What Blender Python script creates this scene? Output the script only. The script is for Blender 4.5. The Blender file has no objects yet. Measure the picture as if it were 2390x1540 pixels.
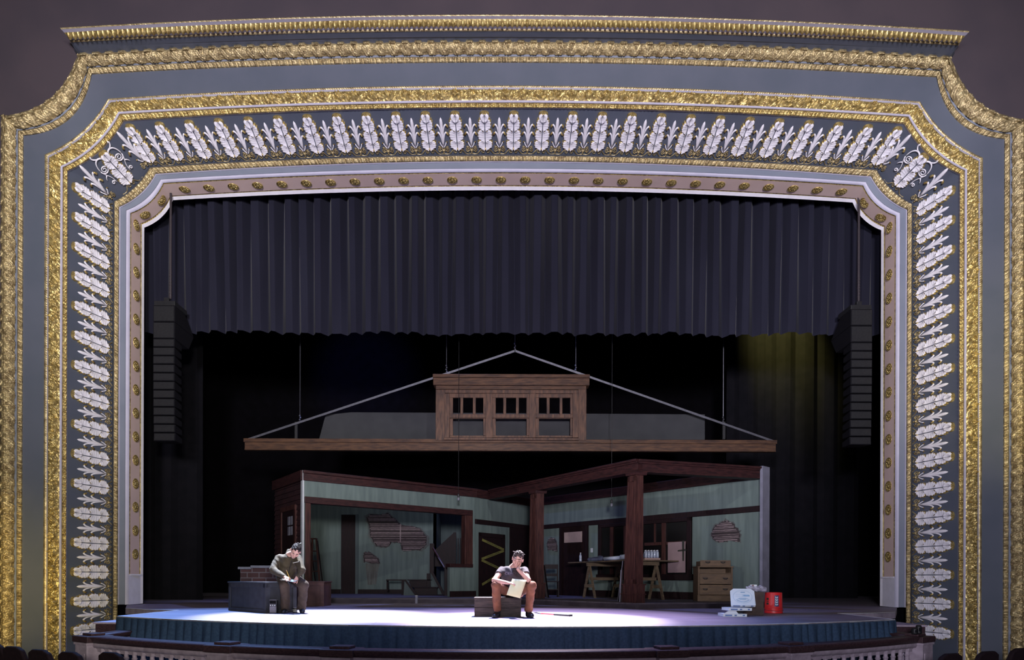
import bpy, bmesh, math, random
import numpy as np
from mathutils import Vector, Matrix

random.seed(7)
rng = np.random.default_rng(7)
PI = math.pi
SC = bpy.context.scene
COL = SC.collection

# ------------------------------------------------------------------ camera
F = 1500.0                  # focal length in pixels of the 2390 wide frame
PX, PY = 1180.0, 1350.0     # principal point (shifted lens, level camera)
ROLL = 0.0035
CX, CZ = -0.147, 0.657      # the camera stands at y = 0
cam_d = bpy.data.cameras.new('camera')
cam = bpy.data.objects.new('camera', cam_d)
COL.objects.link(cam)
cam_d.sensor_width = 36.0
cam_d.lens = 36.0 * F / 2390.0
cam_d.shift_x = (1195.0 - PX) / 2390.0
cam_d.shift_y = (PY - 770.0) / 2390.0
cam_d.clip_end = 200
cam.matrix_world = Matrix.Translation((CX, 0, CZ)) @ Matrix.Rotation(PI / 2, 4, 'X') @ Matrix.Rotation(ROLL, 4, 'Z')
SC.camera = cam

# ------------------------------------------------------------------ view, world, lights
SC.view_settings.view_transform = 'Standard'
SC.view_settings.look = 'None'
SC.view_settings.gamma = 1.0
SC.view_settings.exposure = 0.12
SC.cycles.max_bounces = 5
SC.cycles.diffuse_bounces = 2
SC.cycles.glossy_bounces = 2
SC.cycles.sample_clamp_indirect = 3.0

W = bpy.data.worlds.new('world'); SC.world = W
W.use_nodes = True
W.node_tree.nodes['Background'].inputs[0].default_value = (0.55, 0.5, 0.62, 1)
W.node_tree.nodes['Background'].inputs[1].default_value = 0.012


def spot(name, loc, target, power, color, angle, blend=0.5, size=0.2):
    d = bpy.data.lights.new(name, 'SPOT')
    d.energy = power; d.color = color; d.spot_size = math.radians(angle); d.spot_blend = blend
    d.shadow_soft_size = size
    o = bpy.data.objects.new(name, d); COL.objects.link(o)
    o.location = loc
    v = Vector(target) - Vector(loc)
    o.rotation_euler = v.to_track_quat('-Z', 'Y').to_euler()
    return o


# house light thrown from the back of the auditorium onto the proscenium
spot('house_light_centre', (0.5, -9.0, 3.0), (0.0, 15.0, 13.6), 25500, (0.94, 0.90, 1.0), 74, 0.85, 0.9)
spot('house_light_left', (3.0, -7.0, 2.2), (-10.4, 14.5, 4.8), 9300, (1.0, 0.95, 0.84), 40, 0.8, 0.6)
spot('house_light_right', (-3.0, -7.0, 2.2), (10.4, 14.5, 4.8), 9300, (0.87, 0.86, 1.0), 40, 0.8, 0.6)
spot('warm_wall_light_left', (-8.4, 9.8, 0.3), (-11.6, 14.0, 0.7), 330, (1.0, 0.72, 0.16), 60, 0.9, 0.3)
spot('warm_wall_light_right', (8.6, 8.5, 3.8), (11.4, 13.8, 5.4), 420, (1.0, 0.85, 0.25), 64, 0.9, 0.3)
# stage spots
spot('stage_spot_centre', (0.55, 14.9, 9.25), (0.25, 10.6, 0.0), 42000, (0.95, 0.92, 1.0), 27, 0.8, 0.06)
spot('stage_spot_left', (-4.9, 15.1, 9.2), (-3.4, 11.4, 0.0), 27000, (0.88, 0.92, 1.0), 27, 0.8, 0.06)
spot('stage_wash_violet', (1.2, 13.5, 10.5), (0.4, 11.2, 0.0), 8500, (0.88, 0.68, 1.0), 40, 0.9, 0.2)
spot('stage_wash_blue', (-6.6, 14.4, 9.0), (-5.3, 10.9, 0.0), 9000, (0.22, 0.45, 1.0), 42, 0.9, 0.2)
spot('stage_wash_blue_front', (-0.4, 10.6, 9.4), (-0.4, 8.8, 0.0), 3800, (0.20, 0.40, 1.0), 72, 0.9, 0.2)
spot('stage_side_cyan', (0.2, 8.6, 3.4), (4.3, 11.6, 0.3), 190, (0.50, 0.82, 1.0), 15, 0.6, 0.08)
spot('set_light_from_left', (-3.5, 9.6, 4.6), (3.8, 17.6, 1.9), 600, (1.0, 1.0, 0.94), 42, 0.7, 0.05)
spot('set_light_from_right', (3.2, 9.4, 7.0), (-3.4, 18.0, 2.0), 860, (0.97, 1.0, 0.95), 42, 0.7, 0.08)
spot('roof_front_light', (0.3, -3.0, 5.0), (0.2, 18.0, 5.9), 750, (1.0, 0.72, 0.52), 18, 0.9, 0.2)
spot('roof_back_light', (-1.0, 20.6, 11.6), (-1.0, 18.0, 5.2), 2600, (0.28, 0.36, 1.0), 84, 0.8, 0.1)
spot('front_fill', (0.0, -6.0, 4.0), (0.0, 11.5, 0.6), 210, (1.0, 0.93, 0.9), 34, 0.8, 0.5)


# ------------------------------------------------------------------ pixel helpers
def ray(px, py):
    dx, dy = px - PX, py - PY
    return (dx + dy * ROLL) / F, -(dy - dx * ROLL) / F


def P(px, py, y):
    a, b = ray(px, py)
    return Vector((CX + a * y, y, CZ + b * y))


def PF(px, py, z=0.0):      # the point on the horizontal plane z seen at the pixel
    a, b = ray(px, py)
    y = (z - CZ) / b
    return Vector((CX + a * y, y, z))


class Plane:                # vertical plane over the ground line from A to B
    def __init__(s, A, B):
        s.A = Vector((A[0], A[1], 0)); s.B = Vector((B[0], B[1], 0))
        s.t = (s.B - s.A).normalized()
        n = Vector((s.t.y, -s.t.x, 0))
        if n.y > 0: n = -n
        s.n = n             # towards the audience

    def hit(s, px, py):
        a, b = ray(px, py)
        o = Vector((CX, 0, CZ)); d = Vector((a, 1, b))
        k = (s.A - o).dot(s.n) / d.dot(s.n)
        return o + d * k

    def at(s, u, z, out=0):
        return s.A + s.t * u + s.n * out + Vector((0, 0, z))

    def u(s, px):
        return (s.hit(px, 1250) - s.A).dot(s.t)


# ------------------------------------------------------------------ materials
def nodes_of(name):
    m = bpy.data.materials.new(name); m.use_nodes = True
    nt = m.node_tree
    return m, nt, nt.nodes['Principled BSDF']


def mat(name, c1, c2=None, rough=0.6, metal=0.0, scale=8.0, stretch=(1, 1, 1), bump=0.0, bscale=None, detail=4.0,
        coord='Object', sheen=0.0, emit=None, spec=None, lo=0.35, hi=0.65):
    m, nt, b = nodes_of(name)
    b.inputs['Roughness'].default_value = rough
    b.inputs['Metallic'].default_value = metal
    if spec is not None: b.inputs['Specular IOR Level'].default_value = spec
    if sheen:
        b.inputs['Sheen Weight'].default_value = sheen
        b.inputs['Sheen Roughness'].default_value = 0.4
    tc = nt.nodes.new('ShaderNodeTexCoord')
    mp = nt.nodes.new('ShaderNodeMapping'); mp.inputs['Scale'].default_value = stretch
    nt.links.new(tc.outputs[coord], mp.inputs['Vector'])
    if c2 is None: c2 = tuple(min(1, x * 0.85) for x in c1)
    no = nt.nodes.new('ShaderNodeTexNoise'); no.inputs['Scale'].default_value = scale; no.inputs['Detail'].default_value = detail
    nt.links.new(mp.outputs[0], no.inputs['Vector'])
    cr = nt.nodes.new('ShaderNodeValToRGB')
    cr.color_ramp.elements[0].position = lo; cr.color_ramp.elements[0].color = (*c1, 1)
    cr.color_ramp.elements[1].position = hi; cr.color_ramp.elements[1].color = (*c2, 1)
    nt.links.new(no.outputs['Fac'], cr.inputs[0]); nt.links.new(cr.outputs[0], b.inputs['Base Color'])
    if bump:
        n2 = nt.nodes.new('ShaderNodeTexNoise'); n2.inputs['Scale'].default_value = bscale or scale * 3
        nt.links.new(mp.outputs[0], n2.inputs['Vector'])
        bp = nt.nodes.new('ShaderNodeBump'); bp.inputs['Strength'].default_value = bump; bp.inputs['Distance'].default_value = 0.02
        nt.links.new(n2.outputs['Fac'], bp.inputs['Height']); nt.links.new(bp.outputs[0], b.inputs['Normal'])
    if emit:
        b.inputs['Emission Color'].default_value = (*emit[0], 1); b.inputs['Emission Strength'].default_value = emit[1]
    return m


M = {}
M['gold'] = mat('gilding', (0.70, 0.55, 0.22), (0.28, 0.19, 0.06), 0.36, 0.6, 14, bump=0.25, bscale=60)
M['gold_dull'] = mat('old_gilding', (0.58, 0.47, 0.25), (0.25, 0.185, 0.09), 0.42, 0.5, 10, bump=0.3, bscale=50)
M['blue'] = mat('slate_blue_paint', (0.088, 0.100, 0.135), (0.076, 0.090, 0.122), 0.7, 0, 1.5)
M['blue_pale'] = mat('pale_blue_paint', (0.17, 0.19, 0.245), (0.15, 0.17, 0.225), 0.65, 0, 2)
M['white'] = mat('white_plaster', (0.88, 0.85, 0.90), (0.82, 0.79, 0.83), 0.6, 0, 6)
M['lav'] = mat('lavender_white_paint', (0.50, 0.48, 0.58), (0.45, 0.43, 0.53), 0.6, 0, 3)
M['pink'] = mat('dusty_pink_paint', (0.80, 0.61, 0.54), (0.72, 0.54, 0.48), 0.7, 0, 0.8)
M['maroon'] = mat('maroon_wall_paint', (0.070, 0.052, 0.062), (0.057, 0.044, 0.055), 0.8, 0, 0.9)


# ------------------------------------------------------------------ object helpers
def mesh_np(name, verts, faces, mats, parent=None, smooth=False, midx=None):
    me = bpy.data.meshes.new(name)
    verts = np.asarray(verts, dtype=np.float32); faces = np.asarray(faces, dtype=np.int32)
    nf, k = faces.shape
    me.vertices.add(len(verts)); me.vertices.foreach_set('co', verts.ravel())
    me.loops.add(nf * k); me.loops.foreach_set('vertex_index', faces.ravel())
    me.polygons.add(nf)
    me.polygons.foreach_set('loop_start', np.arange(0, nf * k, k, dtype=np.int32))
    me.polygons.foreach_set('loop_total', np.full(nf, k, dtype=np.int32))
    if smooth: me.polygons.foreach_set('use_smooth', np.ones(nf, dtype=bool))
    if not isinstance(mats, (list, tuple)): mats = [mats]
    for m in mats: me.materials.append(m)
    if midx is not None: me.polygons.foreach_set('material_index', np.asarray(midx, dtype=np.int32))
    me.update(calc_edges=True); me.validate()
    o = bpy.data.objects.new(name, me); COL.objects.link(o)
    if parent is not None: o.parent = parent
    return o


def obj(name, bm, m, parent=None, smooth=False, bevel=0.0):
    bmesh.ops.recalc_face_normals(bm, faces=bm.faces[:])
    me = bpy.data.meshes.new(name); bm.to_mesh(me); bm.free()
    for x in (m if isinstance(m, (list, tuple)) else [m]): me.materials.append(x)
    if smooth:
        for p in me.polygons: p.use_smooth = True
    o = bpy.data.objects.new(name, me); COL.objects.link(o)
    if parent is not None: o.parent = parent
    if bevel:
        b = o.modifiers.new('bevel', 'BEVEL'); b.width = bevel; b.segments = 2; b.limit_method = 'ANGLE'
    return o


def tag(o, label, cat, group=None, kind=None):
    o['label'] = label; o['category'] = cat
    if group: o['group'] = group
    if kind: o['kind'] = kind
    return o


def struct(o, label=None, cat=None):
    o['kind'] = 'structure'
    if label: o['label'] = label
    if cat: o['category'] = cat
    return o


def empty(name, loc=(0, 0, 0), rot=0.0):
    o = bpy.data.objects.new(name, None); COL.objects.link(o)
    o.location = loc; o.rotation_euler = (0, 0, rot); o.empty_display_size = 0.1
    return o


def thing(name, label, cat, loc=(0, 0, 0), rot=0.0, group=None):
    return tag(empty(name, loc, rot), label, cat, group)


def copy_obj(o, name=None):
    c = o.copy(); COL.objects.link(c)
    return c


def copy_tree(o, parent=None):
    c = o.copy(); COL.objects.link(c)
    if parent is not None: c.parent = parent
    for ch in list(o.children): copy_tree(ch, c)
    return c


def bm_box(bm, x0, x1, y0, y1, z0, z1, M4=None):
    vs = [bm.verts.new((x, y, z)) for z in (z0, z1) for y in (y0, y1) for x in (x0, x1)]
    for f in ((0, 1, 3, 2), (4, 6, 7, 5), (0, 4, 5, 1), (2, 3, 7, 6), (0, 2, 6, 4), (1, 5, 7, 3)):
        bm.faces.new([vs[i] for i in f])
    if M4 is not None:
        for v in vs: v.co = M4 @ v.co
    return vs


def bm_prism(bm, pts, d):   # polygon of 3d points extruded by vector d
    a = [bm.verts.new(p) for p in pts]; b = [bm.verts.new(Vector(p) + d) for p in pts]
    n = len(pts)
    bm.faces.new(a); bm.faces.new(b[::-1])
    for i in range(n): bm.faces.new((a[i], a[(i + 1) % n], b[(i + 1) % n], b[i]))


def bm_tube(bm, pts, r, seg=8, caps=True, flat=1.0):
    pts = [Vector(p) for p in pts]; n = len(pts)
    rs = r if isinstance(r, (list, tuple, np.ndarray)) else [r] * n
    rings = []; up = None
    for i, p in enumerate(pts):
        t = (pts[min(i + 1, n - 1)] - pts[max(i - 1, 0)])
        if t.length < 1e-9: t = Vector((0, 0, 1))
        t.normalize()
        if up is None: up = t.orthogonal().normalized()
        else:
            up = up - t * up.dot(t)
            up = up.normalized() if up.length > 1e-6 else t.orthogonal().normalized()
        s = t.cross(up)
        rings.append([bm.verts.new(p + up * (math.cos(2 * PI * k / seg) * rs[i]) + s * (math.sin(2 * PI * k / seg) * rs[i] * flat)) for k in range(seg)])
    for i in range(n - 1):
        for k in range(seg):
            bm.faces.new((rings[i][k], rings[i][(k + 1) % seg], rings[i + 1][(k + 1) % seg], rings[i + 1][k]))
    if caps:
        bm.faces.new(rings[0][::-1]); bm.faces.new(rings[-1])


def bm_lathe(bm, prof, c=(0, 0, 0), seg=16, M4=None):   # prof: (radius, z)
    rings = []
    for r, z in prof:
        ring = []
        for k in range(seg):
            p = Vector((c[0] + r * math.cos(2 * PI * k / seg), c[1] + r * math.sin(2 * PI * k / seg), c[2] + z))
            ring.append(bm.verts.new(M4 @ p if M4 is not None else p))
        rings.append(ring)
    for i in range(len(prof) - 1):
        for k in range(seg):
            bm.faces.new((rings[i][k], rings[i][(k + 1) % seg], rings[i + 1][(k + 1) % seg], rings[i + 1][k]))
    bm.faces.new(rings[0][::-1]); bm.faces.new(rings[-1])


# ------------------------------------------------------------------ the proscenium
SYM = 1194.5
ZB = -1.45      # the moulded frame runs down past the pit rail


class Contour:
    def __init__(s, hw, yc, sh, corner, bulge, Y):
        s.Y = Y
        s.W = hw / F * Y
        s.Zc = P(SYM + 2.5, yc, Y).z
        s.Zs = P(SYM - hw, sh, Y).z
        c = P(corner[0], corner[1], Y)
        s.X = -(c.x) ; s.Z = c.z; s.b = bulge

    def lerp(a, b, t):
        c = Contour.__new__(Contour)
        for k in ('Y', 'W', 'Zc', 'Zs', 'X', 'Z', 'b'): setattr(c, k, getattr(a, k) * (1 - t) + getattr(b, k) * t)
        return c

    def z_arch(s, x): return s.Zc - (s.Zc - s.Z) * (x / s.X) ** 2

    def arc(s, t):          # right corner from shoulder (t=0) to the top corner (t=1)
        p0 = np.array((s.W, s.Zs)); p1 = np.array((s.X, s.Z))
        d = p1 - p0; L = np.hypot(*d); n = np.array((d[1], -d[0])) / L
        if n[0] > 0: n = -n
        c = (p0 + p1) / 2 + n * 2 * s.b * L
        t = np.asarray(t)[..., None]
        return (1 - t) ** 2 * p0 + 2 * t * (1 - t) * c + t * t * p1

    def path(s, nv, na, nh, zb=ZB):
        z = np.linspace(zb, s.Zs, nv, endpoint=False)
        right = [np.stack([np.full(nv, s.W), z], 1), s.arc(np.linspace(0, 1, na, endpoint=False))]
        x = np.linspace(s.X, -s.X, 2 * nh + 1)
        arch = np.stack([x, s.z_arch(x)], 1)
        r = np.concatenate(right)
        l = r[::-1].copy(); l[:, 0] *= -1
        return np.concatenate([r, arch, l])


def sweep(name, cons, m, disp=None, dens=12, rows=1, parent=None, smooth=True, top_only=None, bulge=0.0, zb=ZB):
    """surface through the contours; disp(u, v) pushes it along its normal"""
    c0 = cons[len(cons) // 2]
    nv = max(4, int((c0.Zs - zb) * dens)); na = max(10, int(2.0 * dens)); nh = max(12, int(c0.X * dens))
    prof = []
    for a, b in zip(cons[:-1], cons[1:]):
        for i in range(rows): prof.append(Contour.lerp(a, b, i / rows))
    prof.append(cons[-1])
    nr = len(prof)
    G = np.stack([np.concatenate([q[:, :1], np.full((len(q), 1), c.Y), q[:, 1:]], 1) for c in prof for q in [c.path(nv, na, nh, zb)]])
    if top_only:
        xs = np.linspace(top_only[0], -top_only[0], 2 * nh + 1)
        G = []
        for i, c in enumerate(prof):
            hx = top_only[0] + (top_only[1] - top_only[0]) * i / (nr - 1)
            x = xs / top_only[0] * hx
            G.append(np.stack([x, np.full_like(x, c.Y), c.Zc - (c.Zc - c.Z) * (x / c.X) ** 2], 1))
        G = np.stack(G)
    if disp is not None or bulge:
        du = np.gradient(G, axis=1); dv = np.gradient(G, axis=0)
        n = np.cross(du, dv); n /= (np.linalg.norm(n, axis=2, keepdims=True) + 1e-9)
        if (n[..., 1] > 0).mean() > 0.5: n = -n
        mid = G[nr // 2]
        u = np.concatenate([[0], np.cumsum(np.linalg.norm(np.diff(mid, axis=0), axis=1))]); u -= u[len(u) // 2]
        v = np.linspace(0, 1, nr)
        U, V = np.meshgrid(u, v)
        h = bulge * np.sin(PI * V)
        if disp is not None: h = h + disp(U, V)
        G = G + n * h[..., None]
    N = G.shape[1]
    idx = np.arange(nr * N).reshape(nr, N)
    f = np.stack([idx[:-1, :-1], idx[:-1, 1:], idx[1:, 1:], idx[1:, :-1]], -1).reshape(-1, 4)
    return mesh_np(name, G.reshape(-1, 3), f, m, parent, smooth)


def sstep(a, b, x):
    t = np.clip((x - a) / (b - a), 0, 1); return t * t * (3 - 2 * t)


def win(v, a=0.12, b=0.88, s=0.08): return sstep(a - s, a + s, v) * (1 - sstep(b - s, b + s, v))


def d_spool(p, h):
    def f(u, v):
        a = np.abs((u / p) % 1 - 0.5)
        body = 1 - sstep(0.26, 0.36, a)
        waist = 1 - 0.45 * np.exp(-((v - 0.5) / 0.16) ** 2)
        fin = np.exp(-((a - 0.5) / 0.06) ** 2)
        return h * win(v, 0.1, 0.9) * (body * waist + 0.8 * fin)
    return f


def d_bead(p, h): return lambda u, v: h * np.sqrt(np.clip(1 - (((u / p) % 1 - 0.5) * 2.1) ** 2, 0, 1)) * np.sqrt(np.clip(1 - (2 * v - 1) ** 2, 0, 1))


def d_acanthus(p, h):
    def f(u, v):
        a = (u / p) % 1 - 0.5
        k = np.abs(a) * 2
        edge = 0.42 + 0.5 * np.sin(PI * np.clip(v * 0.9 + 0.1, 0, 1)) ** 0.8 + 0.05 * np.sin(v * 34)
        leaf = 1 - sstep(edge - 0.12, edge, k)
        rib = 0.5 + 0.5 * np.cos(2 * PI * (k * 2.6 - v * 2.2))
        vein = np.exp(-(a / 0.045) ** 2)
        tip = np.exp(-((v - 0.9) / 0.09) ** 2) * (1 - sstep(0.35, 0.6, k))
        back = 0.45 * np.exp(-(((u / p + 0.5) % 1 - 0.5) / 0.12) ** 2) * win(v, 0.15, 0.8)
        curl = 0.25 * np.sin(u * 97 + 5 * np.sin(v * 9)) * np.sin(v * 27 + u * 41)
        return h * (leaf * (0.35 + 0.5 * rib) + 0.35 * vein + 1.1 * tip + back + curl * 0.7)
    return f


def d_foliage(p, w, h):
    def f(u, v):
        a = ((u / p) % 1 - 0.5) * p; b = (v - 0.5) * w
        r = np.hypot(a, b)
        ros = (0.5 + 0.5 * np.cos(r * 2 * PI / 0.075)) * np.exp(-(r / 0.11) ** 2)
        th = np.arctan2(b, a)
        pet = (0.5 + 0.5 * np.cos(7 * th)) * np.exp(-((r - 0.07) / 0.04) ** 2)
        sw = np.sin(u * 41 + 3 * np.sin(v * 6 + u * 9)) * np.sin(v * 13 + 2.2 * np.sin(u * 19))
        sw2 = np.sin(u * 113 + 2 * np.cos(v * 13)) * np.sin(v * 31 - u * 17)
        return h * (1.1 * ros + 0.8 * pet + 0.5 * sw + 0.16 * sw2) * win(v, 0.06, 0.94, 0.06)
    return f


def d_egg(p, h):
    def f(u, v):
        a = ((u / p) % 1 - 0.5) * 2
        egg = np.sqrt(np.clip(1 - (a / 0.74) ** 2 - ((v - 0.48) / 0.5) ** 2, 0, 1))
        dart = np.exp(-((np.abs(a) - 1) / 0.12) ** 2) * win(v, 0.1, 0.9)
        return h * (egg + 0.5 * dart)
    return f


C = {}
# name: half width px, crown y, shoulder y (left), corner px (left), corner bulge, distance
C['soffit_back'] = Contour(860, 444, 531, (404, 467), .11, 15.85)
C['bead_back'] = Contour(866, 435, 524, (399, 459), .11, 15.76)
C['pink_back'] = Contour(869, 432, 521, (397, 457), .11, 15.70)
C['pink_front'] = Contour(891, 405, 499, (383, 430), .11, 15.22)
C['bead_front'] = Contour(893.5, 402, 497, (381, 427), .11, 15.16)
C['white_out'] = Contour(903, 393.5, 491, (375, 419), .10, 15.10)
C['step_blue'] = Contour(903.5, 393.0, 490.5, (374.6, 418.6), .10, 15.20)
C['blue_out'] = Contour(916, 379.5, 484.5, (365, 409), .09, 15.16)
C['line_out'] = Contour(919.5, 376.5, 483, (363, 406), .09, 15.12)
C['dent_in'] = Contour(920, 376, 482.5, (362.6, 405.6), .09, 15.12)
C['dent_out'] = Contour(931, 363, 470, (350, 391), .08, 15.08)
C['frieze_in'] = Contour(935, 358.5, 467, (347, 388), .08, 15.18)
C['frieze_out'] = Contour(1039.5, 253, 401, (290, 284), .086, 14.10)
C['wl_out'] = Contour(1041.5, 251.5, 399.5, (288.5, 282), .086, 14.04)
C['spool_out'] = Contour(1052, 240, 390.5, (279.5, 266.5), .086, 13.98)
C['wh_out'] = Contour(1058, 234, 387.5, (276, 261), .086, 13.92)
C['fol_out'] = Contour(1085, 208.5, 367.5, (258, 238.5), .084, 13.90)
C['lav_out'] = Contour(1088, 204, 364, (255, 234), .085, 13.92)
C['thin_out'] = Contour(1095, 199.5, 360.5, (252, 230.5), .085, 13.92)
C['navy_out'] = Contour(1144.5, 146.5, 316.5, (214, 174), .2, 13.80)
C['sp2_out'] = Contour(1158, 132, 304.5, (205, 158), .2, 13.74)
C['pale_out'] = Contour(1163.5, 127, 301, (202.5, 154.5), .2, 13.72)
C['acan_out'] = Contour(1198, 92, 270, (180.7, 122), .18, 13.55)

trim_specs = [
    ('bead_back', 'soffit_back', 'white', None, 6, 1, 'narrow white inner edge of the stage arch beside the dark curtain'),
    ('pink_back', 'bead_back', 'gold', d_bead(.06, .03), 50, 4, 'thin gilded bead line along the back of the pink arch soffit'),
    ('pink_front', 'pink_back', 'pink', None, 4, 1, 'dusty pink soffit band inside the arch with gold rosettes'),
    ('bead_front', 'pink_front', 'gold', d_bead(.06, .022), 50, 4, 'thin gilded bead line along the front of the pink arch soffit'),
    ('white_out', 'bead_front', 'lav', None, 8, 4, 'smooth white band round the arch outside the pink soffit'),
    ('blue_out', 'step_blue', 'blue_pale', None, 6, 1, 'plain grey blue band round the arch inside the gold spool moulding'),
    ('line_out', 'blue_out', 'lav', None, 8, 2, 'thin white line inside the inner gold spool moulding'),
    ('dent_out', 'dent_in', 'gold_dull', d_spool(.092, .07), 60, 8, 'inner gilded spool moulding below the leaf frieze'),
    ('frieze_in', 'dent_out', 'blue', None, 6, 1, 'narrow shadow gap between inner spool moulding and leaf frieze'),
    ('frieze_out', 'frieze_in', 'blue', None, 6, 4, 'slate blue splayed frieze carrying white acanthus leaves and palmettes'),
    ('wl_out', 'frieze_out', 'lav', None, 6, 1, 'thin white line outside the leaf frieze'),
    ('spool_out', 'wl_out', 'gold', d_spool(.088, .075), 60, 8, 'gilded spool moulding above the leaf frieze'),
    ('wh_out', 'spool_out', 'lav', None, 8, 3, 'white rounded fillet between spool and foliage mouldings'),
    ('fol_out', 'wh_out', 'gold', d_foliage(.36, .3, .062), 60, 22, 'broad gilded foliage moulding around the arch'),
    ('lav_out', 'fol_out', 'lav', None, 6, 1, 'thin lavender line outside the gilded foliage moulding'),
    ('thin_out', 'lav_out', 'gold_dull', d_bead(.05, .02), 60, 4, 'thin gilded bead line edging the slate blue outer band'),
    ('navy_out', 'thin_out', 'blue', None, 4, 1, 'plain slate blue outer band of the arch'),
    ('sp2_out', 'navy_out', 'gold_dull', d_spool(.09, .07), 60, 8, 'outer gilded spool moulding beyond the slate blue band'),
    ('pale_out', 'sp2_out', 'blue_pale', None, 6, 2, 'thin pale blue fillet inside the outer acanthus moulding'),
    ('acan_out', 'pale_out', 'gold_dull', d_acanthus(.27, .085), 60, 24, 'outermost gilded acanthus moulding around the arch'),
]
TR = {}
for i, (a, b, m, d, dens, rows, lab) in enumerate(trim_specs):
    bul = {'fol_out': .05, 'acan_out': .05, 'wh_out': .02, 'line_out': .01, 'white_out': .015}.get(a, 0)
    zb = 0.012 if a in ('bead_back', 'white_out', 'blue_out', 'line_out') else (0.72 if a in ('pink_back', 'pink_front', 'bead_front') else ZB)
    o = sweep('trim_%d' % (i + 1), [C[b], C[a]], M[m], d, dens, rows, bulge=bul, zb=zb)
    struct(o, lab, 'moulding'); TR[a] = o
# plain foot of the reveal below the pink panels
for s, nm in ((-1, 'trim_21'), (1, 'trim_22')):
    bm = bmesh.new()
    a, b = C['white_out'], C['soffit_back']
    pts = [(s * C['bead_front'].W, C['bead_front'].Y, .01), (s * C['bead_back'].W, C['bead_back'].Y, .01),
           (s * C['bead_back'].W, C['bead_back'].Y, .72), (s * C['bead_front'].W, C['bead_front'].Y, .72)]
    bm_prism(bm, pts, Vector((s * .05, 0, 0)))
    bm_box(bm, *sorted((s * C['bead_front'].W, s * (C['bead_front'].W + .02))), 15.2, 15.72, .70, .735)
    struct(obj(nm, bm, M['white']), 'plain pale %s foot of the arch reveal below its pink panel' % ('left' if s < 0 else 'right'), 'moulding')

# cornice above the arch
K = {}
K['bed'] = Contour(1198, 91, 270, (174, 119.5), .18, 13.52)
K['blue1'] = Contour(1198, 86, 270, (173, 112), .18, 13.40)
K['blue2'] = Contour(1198, 73, 270, (165, 99), .18, 13.25)
K['bd'] = Contour(1198, 67, 270, (163, 93), .18, 13.20)
K['wh1'] = Contour(1198, 61, 270, (160, 88.5), .18, 13.12)
K['egg'] = Contour(1198, 44.5, 270, (150, 76), .18, 12.98)
K['wh2'] = Contour(1198, 37.5, 270, (143, 68.5), .18, 12.90)
K['top'] = Contour(1198, 34, 270, (140, 64.6), .18, 12.90)
ks = [('bed', 'blue1', 'blue', None, 3, 1), ('blue1', 'blue2', 'blue', None, 3, 2), ('blue2', 'bd', 'gold_dull', d_bead(.06, .02), 50, 4),
      ('bd', 'wh1', 'lav', None, 4, 2), ('wh1', 'egg', 'gold', d_egg(.1, .085), 60, 12), ('egg', 'wh2', 'lav', None, 4, 2), ('wh2', 'top', 'gold_dull', d_bead(.05, .015), 50, 4)]
labs = ['narrow slate blue bed of the cornice over the arch', 'slate blue frieze of the cornice over the arch', 'thin gilded bead line under the cornice',
        'lavender white fillet under the gilded egg row of the cornice', 'gilded egg and dart row of the cornice', 'lavender white top fillet of the cornice', 'thin gilded bead edge on top of the cornice']
for i, (a, b, m, d, dens, rows) in enumerate(ks):
    A, B = K[a], K[b]
    o = sweep('trim_%d' % (23 + i), [A, B], M[m], d, dens, rows, top_only=(A.X, B.X))
    struct(o, labs[i], 'moulding')
# cornice end returns and its upper surface
bm = bmesh.new()
seq = ['bed', 'blue1', 'blue2', 'bd', 'wh1', 'egg', 'wh2', 'top']
for s in (-1, 1):
    ring = [bm.verts.new((s * K[k].X, K[k].Y, K[k].Z)) for k in seq]
    back = [bm.verts.new((s * K[k].X, 13.75, K[k].Z)) for k in seq]
    for i in range(len(seq) - 1): bm.faces.new((ring[i], ring[i + 1], back[i + 1], back[i]))
xs = np.linspace(-K['top'].X, K['top'].X, 41)
fr = [bm.verts.new((x, K['top'].Y, K['top'].z_arch(x))) for x in xs]
bk = [bm.verts.new((x, 13.75, K['top'].z_arch(x))) for x in xs]
for i in range(40): bm.faces.new((fr[i], fr[i + 1], bk[i + 1], bk[i]))
struct(obj('trim_30', bm, M['blue']), 'slate blue end returns of the cornice over the arch', 'moulding')

# the maroon auditorium wall round the arch
ao = C['acan_out']
q = ao.path(30, 24, 60)
bm = bmesh.new()
inner = [bm.verts.new((x, 13.62, z)) for x, z in q]
outer = []
for x, z in q:
    k = 16.0 / max(abs(x) / 1.0, 1e-6)
    t = min(16.0 / max(abs(x), 1e-6), 8.0 / max(z - 8.2, 1e-6) if z > 8.2 else 1e9)
    if z <= ao.Zs + 1e-6: outer.append(bm.verts.new((math.copysign(16, x), 13.62, z)))
    else: outer.append(bm.verts.new((math.copysign(min(16, abs(x) * 1.6), x), 13.62, z + 4.0)))
for i in range(len(q) - 1): bm.faces.new((inner[i], inner[i + 1], outer[i + 1], outer[i]))
struct(obj('wall_front', bm, M['maroon']), 'dark maroon auditorium wall above and around the stage arch', 'wall')
# masonry behind the mouldings closes the wall between arch and stage house
bm = bmesh.new()
q2 = C['soffit_back'].path(20, 16, 40)
a_ = [bm.verts.new((x, 15.87, z)) for x, z in q2]
b_ = []
for x, z in q2:
    if z <= C['soffit_back'].Zs + 1e-6: b_.append(bm.verts.new((math.copysign(16, x), 15.87, z)))
    else: b_.append(bm.verts.new((math.copysign(min(16, abs(x) * 1.7), x), 15.87, z + 6.0)))
for i in range(len(q2) - 1): bm.faces.new((a_[i], a_[i + 1], b_[i + 1], b_[i]))
M['black'] = mat('black_paint', (0.0035, 0.003, 0.0045), (0.0025, 0.0022, 0.003), 0.95, 0, 3, spec=.05)
struct(obj('wall_stage_side', bm, M['black']), 'black stage side of the arch wall', 'wall')


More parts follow.
